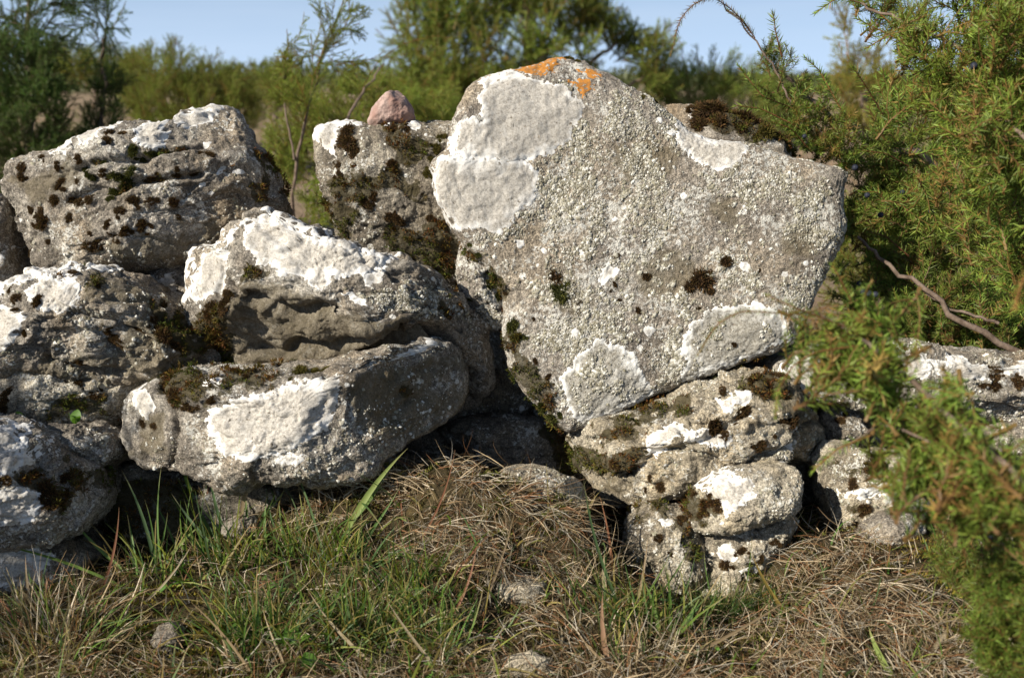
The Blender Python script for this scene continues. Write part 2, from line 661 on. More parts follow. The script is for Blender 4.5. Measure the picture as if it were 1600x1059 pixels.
gx = axis_vals(-1.5, 1.5, 0.02, 1500)
gy = axis_vals(0.8, 2.2, 0.02, 1500)
gy = gy[gy > -60]
GX, GY = np.meshgrid(gx, gy)
GZ = ground_h(GX, GY)
P3 = np.stack([GX, GY, GZ], -1).reshape(-1, 3)
P3[:, 2] += 0.006 * fbm(P3, 14, 3) * (P3[:, 1] < 3)
nx, ny = len(gx), len(gy)
ii = (np.arange(ny - 1)[:, None] * nx + np.arange(nx - 1)[None, :]).ravel()
gf = np.stack([ii, ii + 1, ii + nx + 1, ii + nx], 1)
tag(link('ground', new_mesh('ground', P3, gf, M_GROUND)), kind='structure')


# ------------------------------------------------------------------ ribbons: grass, moss, needles
def ribbons(P0, d, length, width, bend, segs=4, curl=0.0, rng=RNG, grav=(0, 0, -1), tip=0.1):
    """arrays of curved tapering blades; returns verts (quads) and the blade index of every vertex"""
    n = len(P0)
    d = d / np.linalg.norm(d, axis=1)[:, None]
    pts = [P0]
    cur = d.copy()
    step = (length / segs)[:, None]
    rnd = rng.normal(size=(n, 3)) * curl
    for s in range(segs):
        cur = cur + np.asarray(grav)[None, :] * (bend / segs)[:, None] + rnd + rng.normal(size=(n, 3)) * curl * 0.6
        cur /= np.linalg.norm(cur, axis=1)[:, None]
        pts.append(pts[-1] + cur * step)
    side = np.cross(d, rng.normal(size=(n, 3)))
    side /= np.linalg.norm(side, axis=1)[:, None] + 1e-9
    V = np.empty((n, segs + 1, 2, 3))
    for s in range(segs + 1):
        t = s / segs
        w = width * (1 - (1 - tip) * t ** 1.6) * 0.5
        V[:, s, 0] = pts[s] - side * w[:, None]
        V[:, s, 1] = pts[s] + side * w[:, None]
    base = (np.arange(n) * (segs + 1) * 2)[:, None]
    q = []
    for s in range(segs):
        q.append(np.stack([base[:, 0] + 2 * s, base[:, 0] + 2 * s + 1, base[:, 0] + 2 * s + 3, base[:, 0] + 2 * s + 2], 1))
    F = np.concatenate(q)
    T = np.tile(np.repeat(np.arange(segs + 1) / segs, 2), n)
    return V.reshape(-1, 3), F, np.repeat(np.arange(n), (segs + 1) * 2), T


def kites(P0, d, length, width, rng=RNG, side=None):
    n = len(P0)
    d = d / (np.linalg.norm(d, axis=1)[:, None] + 1e-9)
    if side is None:
        side = np.cross(d, rng.normal(size=(n, 3)))
    side = side / (np.linalg.norm(side, axis=1)[:, None] + 1e-9)
    V = np.empty((n, 4, 3))
    V[:, 0] = P0
    V[:, 1] = P0 + d * (length * 0.45)[:, None] + side * (width * 0.5)[:, None]
    V[:, 2] = P0 + d * length[:, None]
    V[:, 3] = P0 + d * (length * 0.45)[:, None] - side * (width * 0.5)[:, None]
    F = (np.arange(n) * 4)[:, None] + np.arange(4)[None, :]
    return V.reshape(-1, 3), F, np.repeat(np.arange(n), 4)


def tube(points, radii, sides=6):
    points = np.asarray(points, float)
    n = len(points)
    V = []
    up = np.array([0.13, 0.2, 1.0])
    for i in range(n):
        t = points[min(i + 1, n - 1)] - points[max(i - 1, 0)]
        t /= np.linalg.norm(t) + 1e-9
        a = np.cross(t, up)
        if np.linalg.norm(a) < 1e-3:
            a = np.cross(t, (1, 0, 0))
        a /= np.linalg.norm(a)
        b = np.cross(t, a)
        for k in range(sides):
            th = 2 * math.pi * k / sides
            V.append(points[i] + (a * math.cos(th) + b * math.sin(th)) * radii[i])
    F = []
    for i in range(n - 1):
        for k in range(sides):
            k2 = (k + 1) % sides
            F.append((i * sides + k, i * sides + k2, (i + 1) * sides + k2, (i + 1) * sides + k))
    return np.array(V), np.array(F)


def joinvf(parts):
    V, F, C = [], [], []
    o = 0
    for p in parts:
        V.append(p[0])
        F.append(p[1] + o)
        if len(p) > 2:
            C.append(p[2])
        o += len(p[0])
    return np.concatenate(V), np.concatenate(F), (np.concatenate(C) if C else None)


# ------------------------------------------------------------------ moss cushions, shared by all stones
def moss_cushion_mesh(name, seed, n, cols):
    r = np.random.default_rng(seed)
    th = r.uniform(0, 2 * math.pi, n)
    z = r.uniform(0.02, 1, n) ** 0.9
    rr = np.sqrt(1 - z * z)
    dirs = np.stack([rr * np.cos(th), rr * np.sin(th), z], 1)
    lump = 1 + 0.22 * fbm(dirs, 2.1, 3, off=seed * 3.1)
    base = dirs * (lump * 0.62)[:, None] * np.array([1, 1, 0.5])
    d = dirs + r.normal(size=(n, 3)) * 0.35
    ln = r.uniform(0.22, 0.5, n)
    V, F, idx = kites(base, d, ln, r.uniform(0.05, 0.10, n), rng=r)
    c = np.array(cols)[r.integers(0, len(cols), n)] * r.uniform(0.6, 1.4, (n, 1))
    C = c[idx]
    # dark cushion body below the leaves
    v, f = ico(2)
    v = v * np.array([0.72, 0.72, 0.36]) * (1 + 0.2 * fbm(v, 2.1, 2, off=seed * 3.1))[:, None]
    f4 = np.concatenate([f, f[:, 2:3]], 1)
    V2, F2, C2 = joinvf([(V, F, C)])
    me = bpy.data.meshes.new(name)
    allv = np.concatenate([V2, v])
    faces = [tuple(int(i) for i in q) for q in F2] + [tuple(int(i) + len(V2) for i in t) for t in f]
    me.from_pydata(allv.tolist(), [], faces)
    a = me.attributes.new('col', 'FLOAT_COLOR', 'POINT')
    c4 = np.ones((len(allv), 4), np.float32)
    c4[:len(C2), :3] = C2
    c4[len(C2):, :3] = np.array(cols[0]) * 0.5
    a.data.foreach_set('color', c4.ravel())
    me.materials.append(M_MOSS)
    return me


BR = [(0.045, 0.026, 0.013), (0.085, 0.046, 0.020), (0.060, 0.046, 0.016), (0.13, 0.075, 0.03)]
GR = [(0.038, 0.044, 0.012), (0.075, 0.085, 0.020), (0.050, 0.046, 0.014), (0.12, 0.115, 0.028)]
OL = [(0.06, 0.055, 0.012), (0.11, 0.095, 0.022), (0.09, 0.065, 0.02), (0.14, 0.12, 0.03)]
MOSS_B = [moss_cushion_mesh('brown moss %d' % i, 10 + i, 520, BR) for i in range(3)]
MOSS_G = [moss_cushion_mesh('green moss %d' % i, 20 + i, 520, GR) for i in range(3)]
MOSS_O = [moss_cushion_mesh('olive moss %d' % i, 30 + i, 520, OL) for i in range(2)]

NEAREST_CACHE = {}
GROUP_WALL = 'stones of the dry stone wall'


def build_stone(name, label, outline, D, Tf, Tb, level=5, center=None, power=2.6, mat=None, seed=1,
                macro=0.02, meso=0.006, micro=0.0012, strata=0.0, strata_f=22, folds=(), cracks=(),
                lichen=(), orange=(), tufts=(), mossy=(), crust=0, crust_in=None, tilt=(0, 0), cat='stone', group=GROUP_WALL,
                moss_n=9000, cap=0.00035, flakecol=None, facets=13, brown=(), crag=0.007):
    """A stone: its outline in its own plane at distance D, rounded front (depth Tf) and back (Tb), then broken up by relief.
    folds: (polyline, slope, softness): beyond the line the face turns away."""
    mat = mat or M_ROCK
    out = np.array(outline, float)
    c = np.array(center if center else out.mean(axis=0), float)
    # radial function of the outline
    dens = []
    for a, b in zip(out, np.roll(out, -1, axis=0)):
        m = max(2, int(np.hypot(*(b - a)) / 3))
        dens.append(a + (b - a) * (np.arange(m) / m)[:, None])
    dens = np.concatenate(dens) - c
    th = np.arctan2(-dens[:, 1], dens[:, 0])
    rr = np.hypot(dens[:, 0], dens[:, 1])
    o = np.argsort(th)
    th, rr = th[o], rr[o]
    th = np.concatenate([th - 2 * math.pi, th, th + 2 * math.pi])
    rr = np.concatenate([rr, rr, rr])
    v, f = ico(level)
    # crowd vertices towards the front
    phi = np.arccos(np.clip(-v[:, 1], -1, 1))
    theta = np.arctan2(v[:, 2], v[:, 0])
    ph = math.pi * (phi / math.pi) ** 1.3
    R = np.interp(theta, th, rr) / FPX * D
    # round off the corners of the outline a little away from the rim
    s, k = np.sin(ph), np.cos(ph)
    pw = power
    q = (np.abs(s) ** pw + np.abs(k) ** pw) ** (-1 / pw)
    s2, k2 = s * q, k * q
    X = R * s2 * np.cos(theta)
    Z = R * s2 * np.sin(theta)
    Y = -np.where(k2 > 0, k2 * Tf, k2 * Tb)
    P = np.stack([X, Y, Z], 1)
    uv = np.stack([c[0] + X * FPX / D, c[1] - Z * FPX / D], 1)
    front = smooth(k2, -0.15, 0.15)
    # folds
    rec = np.zeros(len(P))
    for fo in folds:
        lp, slope = fo[0], fo[1]
        soft = fo[2] if len(fo) > 2 else 6
        wob = 7 * fbm(np.stack([uv[:, 0], uv[:, 1], np.zeros(len(uv))], 1), 0.02, 3, off=seed)
        d = line_side(uv, lp) + wob
        sp = np.log1p(np.exp(np.clip(d / soft, -30, 30))) * soft
        rec = rec + slope * sp / FPX * D
    P[:, 1] += 0.85 * (Tb + 0.5 * Tf) * (1 - np.exp(-rec / (0.85 * (Tb + 0.5 * Tf)))) * smooth(k2, -0.95, -0.45)
    # tilt of the whole face
    P[:, 1] += (tilt[0] * X + tilt[1] * Z) * front
    S = P + seed * 3.37
    # big shape
    nrm = normals(P, f)
    big = fbm(S, 5.5, 3, 0.5)
    edgefade = 0.35 + 0.65 * smooth(np.abs(k2), 0.05, 0.6)
    P = P + nrm * (macro * big * edgefade)[:, None]
    # chips: flat-ish facets from ridged and stepped noise
    nrm = normals(P, f)
    # flat broken faces
    rf = np.random.default_rng(seed + 7)
    for _ in range(facets):
        dv = rf.normal(size=3)
        dv[1] = -abs(dv[1]) * 1.3 - 0.35
        dv /= np.linalg.norm(dv)
        pr = P @ dv + 0.0018 * fbm(S, 18, 3)
        lim = pr.max() - rf.uniform(0.08, 0.40) * (pr.max() - np.median(pr[k2 > 0]))
        ex = pr - lim
        P = P - dv * (np.where(ex > 0, ex, 0) * 0.93)[:, None]
    nrm = normals(P, f)
    r1 = ridged(S, 13, 4, 0.5)
    w1, _ = worley(S * np.array([1, 1, 1.5]), 15, seed)
    w2, v2 = worley(S * np.array([1, 1, 1.4]) + 0.01 * fbm(S, 30, 2)[:, None], 42, seed + 4)
    h = meso * (0.8 * r1 + 1.2 * (0.5 - w1) + 0.55 * (v2 - 0.5) * smooth(w2, 0.9, 0.35) + 0.3 * (0.5 - w2))
    if strata:
        t = (S[:, 2] + 0.10 * S[:, 0] * math.sin(seed) + 0.035 * fbm(S, 5, 3) + 0.3 * 0.02 * fbm(S, 20, 2)) * strata_f
        saw = t - np.floor(t)
        lay = _PERM[np.floor(t).astype(int) & 255] / 255.0
        prof = smooth(saw, 0.0, 0.16) * (1 - 0.5 * saw) * (0.35 + 0.9 * lay)
        h = h + strata * (prof - 0.4) * (0.4 + 1.0 * smooth(fbm(S, 7, 2), -0.4, 0.4))
    if crag:
        wz = np.stack([fbm(S, 9, 2, off=3.1), fbm(S, 9, 2, off=7.7), fbm(S, 9, 2, off=11.3)], 1)
        q1 = (S + 0.012 * wz) * np.array([1, 1, 2.1])
        _, c1 = worley(q1, 11, seed + 21)
        _, c2 = worley(q1 + 0.004 * wz, 27, seed + 22)
        msk = 0.45 + 0.55 * smooth(fbm(S, 6, 2, off=2.2), -0.3, 0.3)
        h = h + crag * ((c1 - 0.5) * 1.3 + (c2 - 0.5) * 0.75) * msk * edgefade
    for cr in cracks:
        wob = 5 * fbm(np.stack([uv[:, 0], uv[:, 1], np.zeros(len(uv))], 1), 0.05, 3, off=seed + 5)
        pl = np.asarray(cr[0], float)
        dd = np.full(len(uv), 1e9)
        for a, b in zip(pl[:-1], pl[1:]):
            ab = b - a
            t = np.clip(((uv - a) @ ab) / (ab @ ab), 0, 1)
            qv = uv - a - t[:, None] * ab
            dd = np.minimum(dd, np.hypot(qv[:, 0], qv[:, 1]))
        h = h - cr[2] * np.exp(-((dd + wob * 0.5) / cr[1]) ** 2) * front
    h = h + micro * (1.6 * fbm(S, 60, 3, 0.6) + 0.9 * fbm(S, 190, 2, 0.6))
    pit, pv = worley(S, 70, seed + 2)
    h = h - micro * 1.1 * smooth(0.42 - pit, 0, 0.3) * (pv > 0.6)
    P = P + nrm * h[:, None]
    nrm = normals(P, f)
    # recompute picture position after relief
    facing = nrm[:, 1] < 0.35
    # moss mask
    moss = np.zeros(len(P))
    nz = fbm(S, 30, 4, 0.6)
    for mp in mossy:
        sd = poly_sdf(uv, mp)
        moss = np.maximum(moss, smooth(sd + nz * 16 - 3, -6, 10) * (ph < 2.0))
    crustm = np.ones(len(P))
    brownm = np.zeros(len(P))
    for mp in brown:
        brownm = np.maximum(brownm, smooth(poly_sdf(uv, mp) + nz * 14, -14, 18))
    crustm = crustm * (1 - 0.8 * brownm)
    edge_all = np.full(len(P), -1e3)
    crust_lift = np.zeros(len(P))
    root = bpy.data.objects.new(name, None)
    COL.objects.link(root)
    org = at(c[0], c[1], D)
    zmin = float(P[:, 2].min())
    base_local = np.array([0, Tb * 0.3, zmin])
    Rm = np.stack([C_RT, C_FWD, C_UP], 1)        # local -> world
    root.location = org + Rm @ base_local
    root.rotation_euler = (-PITCH, 0, 0)
    root.empty_display_size = 0.05
    tag(root, label, cat, group)
    Pl = P - base_local
    children = []
    # lichen crusts: thin skins of their own that sink into the stone at their borders
    for j, lp in enumerate(list(lichen) + list(orange)):
        is_or = j >= len(lichen)
        style = 0
        if isinstance(lp, dict):
            style = lp.get('style', 0)
            lp = lp['p']
        sd = np.full(len(P), -1e3)
        lpa = np.array(lp)
        bb = (uv[:, 0] > lpa[:, 0].min() - 14) & (uv[:, 0] < lpa[:, 0].max() + 14) & (uv[:, 1] > lpa[:, 1].min() - 14) & \
             (uv[:, 1] < lpa[:, 1].max() + 14) & (k2 > -0.25) & (nrm[:, 1] < 0.75)
        if bb.sum() < 8:
            continue
        sd[bb] = poly_sdf(uv[bb], lp)
        small = min(1.0, np.ptp(lpa[:, 0]) / 50)
        Sb = S[bb] + j
        rough_n = (7.0 * fbm(Sb, 28, 3, 0.65)) * small + (5.0 * (0.3 + 0.7 * small) * fbm(Sb, 85, 4, 0.8) if not is_or else 8 * fbm(Sb, 70, 4, 0.8))
        sd[bb] += rough_n
        edge_all = np.where(sd > -20, np.maximum(edge_all, np.where((style == 1) & (sd > 15), -5.0, sd)), edge_all)
        if style:
            crust_lift = np.where(sd > 15, cap, crust_lift)
        keep_f = (sd[f] > -7).any(axis=1)
        fs = f[keep_f]
        used, inv = np.unique(fs, return_inverse=True)
        fs = inv.reshape(fs.shape)
        sdm = sd[used] / FPX * D
        pn = S[used]
        thick = np.clip(sdm * 0.8, -0.004, cap * (0.6 if is_or else 1.0)) * 1.0
        thick = np.where(sd[used] < -900, -0.004, thick)
        grain = np.where(sdm > 0.002, 0.0005 * fbm(pn, 230, 2, 0.6) + 0.0003 * fbm(pn, 90, 2), 0)
        # fills the fine relief of the rock below it a little
        pos = Pl[used] + nrm[used] * (thick + grain)[:, None]
        mt = M_ORANGE if is_or else (M_WHITE2 if style else M_WHITE)
        me = new_mesh('lichen_patch', pos, fs, mt, True, {'edge': np.clip(sdm, -0.01, 0.2)})
        lo = link('lichen_patch', me, root)
        if is_or:
            lo['label'] = 'orange lichen patch'
        children.append(lo)
    rock = new_mesh('rock', Pl, f, mat, True, {'moss': moss, 'crust': crustm, 'brown': brownm})
    link('rock', rock, root)
    # moss cushions
    fr = np.where((k2 > 0.0) & (nrm[:, 1] < 0.3))[0]
    rs_ = random.Random(seed)
    full = []
    for tf in tufts:
        full.append(tf)
        if tf[2] > 7:
            for _ in range(rs_.choice((0, 1, 1, 2))):
                a_ = rs_.uniform(0, 6.28)
                full.append((tf[0] + math.cos(a_) * tf[2] * 1.05, tf[1] + math.sin(a_) * tf[2] * 0.85, tf[2] * rs_.uniform(0.3, 0.6)) + tuple(tf[3:]))
    for j, tf in enumerate(full):
        tu, tv, tr = tf[0], tf[1], tf[2]
        kind = tf[3] if len(tf) > 3 else 'b'
        d2 = (uv[fr, 0] - tu) ** 2 + (uv[fr, 1] - tv) ** 2
        i0 = fr[int(np.argmin(d2))]
        nb = fr[np.argsort(d2)[:12]]
        nn = nrm[nb].mean(axis=0)
        nn /= np.linalg.norm(nn)
        bank = {'b': MOSS_B, 'g': MOSS_G, 'o': MOSS_O}[kind]
        o_ = link('moss_cushion', bank[(j * 7 + seed) % len(bank)], root)
        rad = tr / FPX * D
        o_.location = Pl[nb].mean(axis=0) - nn * rad * 0.12
        qn = Vector(nn).to_track_quat('Z', 'Y')
        o_.rotation_mode = 'QUATERNION'
        o_.rotation_quaternion = qn @ Quaternion((0, 0, 1), j * 2.1 + seed)
        o_.scale = (rad * 1.15, rad * random.uniform(0.65, 1.1), rad * random.uniform(0.6, 1.0))
    # spread moss: fine leaves over the mossy places
    if len(mossy):
        tri = f[(moss[f] > 0.5).all(axis=1)]
        if len(tri):
            area = np.linalg.norm(np.cross(P[tri[:, 1]] - P[tri[:, 0]], P[tri[:, 2]] - P[tri[:, 0]]), axis=1)
            n = int(min(moss_n, 400000 * area.sum() * 0.5 + 200))
            rg = np.random.default_rng(seed + 50)
            pick = rg.choice(len(tri), n, p=area / area.sum())
            b = rg.dirichlet((1, 1, 1), n)
            T = tri[pick]
            pp = (Pl[T] * b[:, :, None]).sum(axis=1)
            nn = nrm[T[:, 0]]
            clump = fbm(pp + seed, 55, 3, 0.6)
            kp = clump > -0.02
            pp, nn, clump = pp[kp], nn[kp], clump[kp]
            n = len(pp)
            ln = rg.uniform(0.003, 0.0065, n) * (0.7 + 1.2 * np.clip(clump, 0, 1))
            V, F, idx = kites(pp + nn * (0.009 * np.clip(clump, 0, 1))[:, None], nn + rg.normal(size=(n, 3)) * 0.55 + np.array([0, 0, 0.25]), ln, rg.uniform(0.0011, 0.002, n), rng=rg)
            pal = np.array(BR + GR + OL[:3])
            ci = rg.integers(0, len(pal), n)
            cc = pal[ci] * rg.uniform(0.7, 1.5, (n, 1))
            tint = smooth(fbm(pp + 3, 14, 2), -0.3, 0.3)[:, None]
            cc = cc * (tint * np.array([1.25, 0.8, 0.75]) + (1 - tint) * np.array([0.9, 1.15, 0.8]))
            me = new_mesh('moss', V, F, M_MOSS, False, {'col': cc[idx]})
            tag(link('moss', me, root), kind='stuff')
    # flaky grey-white lichen: small raised lobes on the stone
    if crust:
        rg = np.random.default_rng(seed + 90)
        dens_ = 0.06 + smooth(fbm(S, 10, 4, 0.7) + 0.55 * fbm(S, 60, 3, 0.7), -0.22, 0.45)
        dens_ = dens_ * (edge_all < -1.0) * (moss < 0.3) * (k2 > 0.12) * (nrm[:, 1] < 0.2)
        if crust_in is not None:
            dens_ = dens_ * smooth(poly_sdf(uv, crust_in), -10, 30)
        wv = dens_[f].mean(axis=1)
        area = np.linalg.norm(np.cross(P[f[:, 1]] - P[f[:, 0]], P[f[:, 2]] - P[f[:, 0]]), axis=1) * (wv ** 1.5)
        pick = rg.choice(len(f), crust, p=area / area.sum())
        T = f[pick]
        b = rg.dirichlet((1, 1, 1), crust)
        pp = (Pl[T] * b[:, :, None]).sum(axis=1)
        nn = nrm[T[:, 0]]
        pp = pp + nn * crust_lift[T[:, 0]][:, None]
        # a lobed flake: 7-gon fan, edge turned up
        a0 = np.cross(nn, rg.normal(size=(crust, 3)))
        a0 /= np.linalg.norm(a0, axis=1)[:, None]
        b0 = np.cross(nn, a0)
        K = 6
        rad = (0.0006 + 0.0026 * rg.random(crust) ** 2.8) * (0.75 + 0.6 * smooth(fbm(pp, 25, 2, off=5), -0.4, 0.4))
        V = np.empty((crust, K + 1, 3))
        V[:, 0] = pp + nn * (0.0009 + rad * 0.28)[:, None]
        for k_ in range(K):
            a_ = 2 * math.pi * k_ / K
            r_ = rad * rg.uniform(0.6, 1.25, crust)
            lift = rg.uniform(-0.0006, 0.0012, crust)
            V[:, k_ + 1] = pp + (a0 * math.cos(a_) + b0 * math.sin(a_)) * r_[:, None] + nn * lift[:, None]
        base = (np.arange(crust) * (K + 1))
        F = np.concatenate([np.stack([base, base + 1 + k_, base + 1 + (k_ + 1) % K], 1) for k_ in range(K)])
        pal = np.array(flakecol or [(0.44, 0.42, 0.35), (0.35, 0.325, 0.26), (0.28, 0.26, 0.19), (0.60, 0.58, 0.52), (0.20, 0.18, 0.13)])
        cc = pal[rg.integers(0, len(pal), crust)] * rg.uniform(0.8, 1.15, (crust, 1))
        me = new_mesh('flaky_lichen', V.reshape(-1, 3), F, M_FLAKE, False, {'col': np.repeat(cc, K + 1, axis=0)})
        tag(link('flaky_lichen', me, root), kind='stuff')
    return root


# ------------------------------------------------------------------ the stones
C1 = lambda pts: crop(0, 0, pts)
C2 = lambda pts: crop(530, 0, pts)
C3 = lambda pts: crop(1060, 0, pts)
C4 = lambda pts: crop(0, 350, pts)
C5 = lambda pts: crop(530, 350, pts)
C6 = lambda pts: crop(1060, 350, pts)
B1 = lambda pts: crop(0, 700, pts, 2.95)
B2 = lambda pts: crop(530, 700, pts, 2.95)
B3 = lambda pts: crop(1060, 700, pts, 2.95)

SLAB = [(887, 83), (914, 88), (938, 105), (958, 116), (986, 133), (1020, 150), (1040, 170), (1060, 185), (1080, 201), (1108, 212),
        (1142, 218), (1172, 219), (1196, 226), (1237, 238), (1278, 250), (1318, 260), (1331, 268), (1327, 306), (1332, 350), (1329, 372),
        (1312, 401), (1300, 423), (1280, 470), (1257, 520), (1244, 537), (1223, 547), (1162, 568), (1094, 595), (1060, 607),
        (1023, 622), (965, 649), (921, 668), (890, 679), (872, 670), (826, 622), (797, 582), (786, 540), (785, 513), (790, 486), (786, 462),
        (775, 432), (754, 411), (734, 391), (719, 372), (707, 357), (693, 333), (680, 306), (678, 289), (680, 275), (674, 265), (677, 255),
        (690, 244), (700, 235), (703, 218), (709, 190), (717, 170), (731, 146), (741, 131), (765, 117), (795, 109), (836, 97), (863, 87)]
build_stone(
    'stone_slab', 'large upright grey limestone slab with two big pale lichen discs and an orange-lichened peak', SLAB, 1.60, 0.045, 0.13,
    level=7, center=(1000, 370), power=4.0, mat=M_SLAB, seed=2, facets=0, crag=0, macro=0.005, meso=0.0018, micro=0.0009, strata=0.0,
    folds=[([(960, 690), (1100, 602), (1240, 548), (1330, 440)], 1.6, 3), ([(717, 372), (760, 425), (780, 500), (830, 640), (880, 690)], 1.3, 4),
           ([(1290, 420), (1318, 350), (1322, 268)], 0.5, 5), ([(700, 120), (731, 170), (704, 240)][::-1], 0.25, 6)],
    cracks=[(C2([(600, 735), (720, 735), (790, 765), (880, 730)]), 1.6, 0.0018), (C2([(1060, 830), (1130, 830), (1180, 800)]), 2, 0.002),
            (C2([(980, 320), (1060, 250), (1200, 300)]), 4, 0.003)],
    lichen=[C2([(640, 390), (700, 350), (780, 342), (880, 350), (940, 370), (1020, 390), (1080, 440), (1120, 500), (1115, 560), (1070, 600), (1060, 650),
                (1000, 690), (920, 720), (850, 752), (720, 745), (600, 752), (500, 748), (505, 690), (520, 640), (560, 580), (620, 560), (655, 570), (640, 480)]),
            C2([(500, 735), (600, 742), (720, 735), (850, 742), (880, 765), (912, 800), (915, 900), (870, 950), (815, 990), (800, 1040), (740, 1075), (640, 1060),
                (560, 1085), (520, 1045), (470, 960), (438, 880), (430, 830), (428, 780), (465, 735)]),
            dict(style=1, p=C5([(1020, 700), (1060, 650), (1100, 600), (1150, 550), (1190, 520), (1230, 540), (1300, 560), (1350, 600), (1370, 650), (1410, 700),
                                (1450, 750), (1445, 800), (1380, 835), (1280, 875), (1180, 915), (1130, 940), (1080, 900), (1040, 840), (1030, 770)])),
            dict(style=1, p=C6([(60, 450), (130, 410), (200, 370), (300, 355), (400, 375), (460, 400), (490, 440), (485, 490), (510, 525), (400, 580), (300, 630),
                                (180, 680), (100, 705), (20, 745), (15, 690), (30, 640), (10, 580), (20, 520)])),
            C3([(0, 560), (30, 580), (100, 600), (180, 635), (300, 640), (335, 660), (320, 710), (260, 745), (170, 780), (120, 770), (70, 735), (20, 690), (-10, 620)]),
            C5([(1240, 180), (1290, 210), (1270, 250), (1220, 290), (1180, 270), (1200, 210)])]
    + [E(*crop(530, 350, [p])[0]) for p in [(1420, 490, 25), (830, 90, 20), (945, 125, 14), (1110, 135, 16), (1080, 495, 22), (910, 188, 10), (740, 40, 18)]]
    + [E(*crop(1060, 350, [p])[0]) for p in [(325, 88, 15), (487, 230, 16), (585, 182, 13), (300, 200, 24)]]
    + [E(*crop(530, 0, [p])[0]) for p in [(1470, 555, 16), (1530, 610, 22), (1580, 900, 15), (1265, 1010, 14)]],
    orange=[C2([(770, 335), (840, 305), (910, 280), (1000, 245), (1020, 262), (990, 300), (960, 335), (900, 350), (840, 340)]),
            C2([(1050, 380), (1100, 355), (1160, 375), (1165, 420), (1130, 455), (1085, 425)]),
            C2([(1105, 325), (1150, 325), (1205, 342), (1195, 368), (1150, 362)])],
    tufts=[p + ('b',) for p in C5([(995, 245, 46), (1275, 150, 17), (1412, 245, 26), (1265, 280, 18), (1245, 308, 10), (1285, 350, 14), (1370, 400, 20), (1072, 275, 12),
                                    (1100, 362, 18), (895, 440, 12), (925, 550, 8), (1405, 585, 10), (900, 630, 22), (960, 700, 18), (770, 315, 16)])]
    + [p + ('g',) for p in C5([(1010, 322, 56), (985, 290, 34), (800, 470, 42), (820, 520, 38), (720, 230, 20), (640, 140, 22), (600, 95, 16), (980, 900, 40), (930, 850, 42)])]
    + [p + ('b',) for p in C6([(108, 262, 66), (213, 175, 31), (88, 388, 14), (255, 553, 16), (367, 213, 10)])]
    + [p + ('o',) for p in C2([(1060, 250, 30), (1100, 262, 30), (1380, 395, 24), (1420, 425, 34), (1455, 460, 26)])],
    mossy=[C5([(755, 470), (840, 455), (860, 500), (830, 560), (880, 600), (930, 640), (960, 720), (1000, 790), (1030, 830), (1020, 900), (1060, 960), (980, 960), (900, 860), (840, 760), (780, 700)]),
           C5([(560, 60), (640, 110), (720, 200), (770, 320), (760, 400), (730, 300), (690, 220), (600, 140)]),
           [(1225, 545), (1162, 566), (1094, 596), (1060, 610), (1000, 635), (1010, 650), (1100, 615), (1230, 570)]],
    brown=[E(1010, 250, 60, 30), E(1040, 430, 50, 40), E(900, 470, 30, 30), E(1250, 380, 40, 30), E(1130, 330, 30, 22)],
    crust=24000, crust_in=[(760, 90), (950, 110), (1340, 250), (1340, 420), (1200, 560), (900, 680), (780, 480), (710, 350), (850, 200)], moss_n=14000)

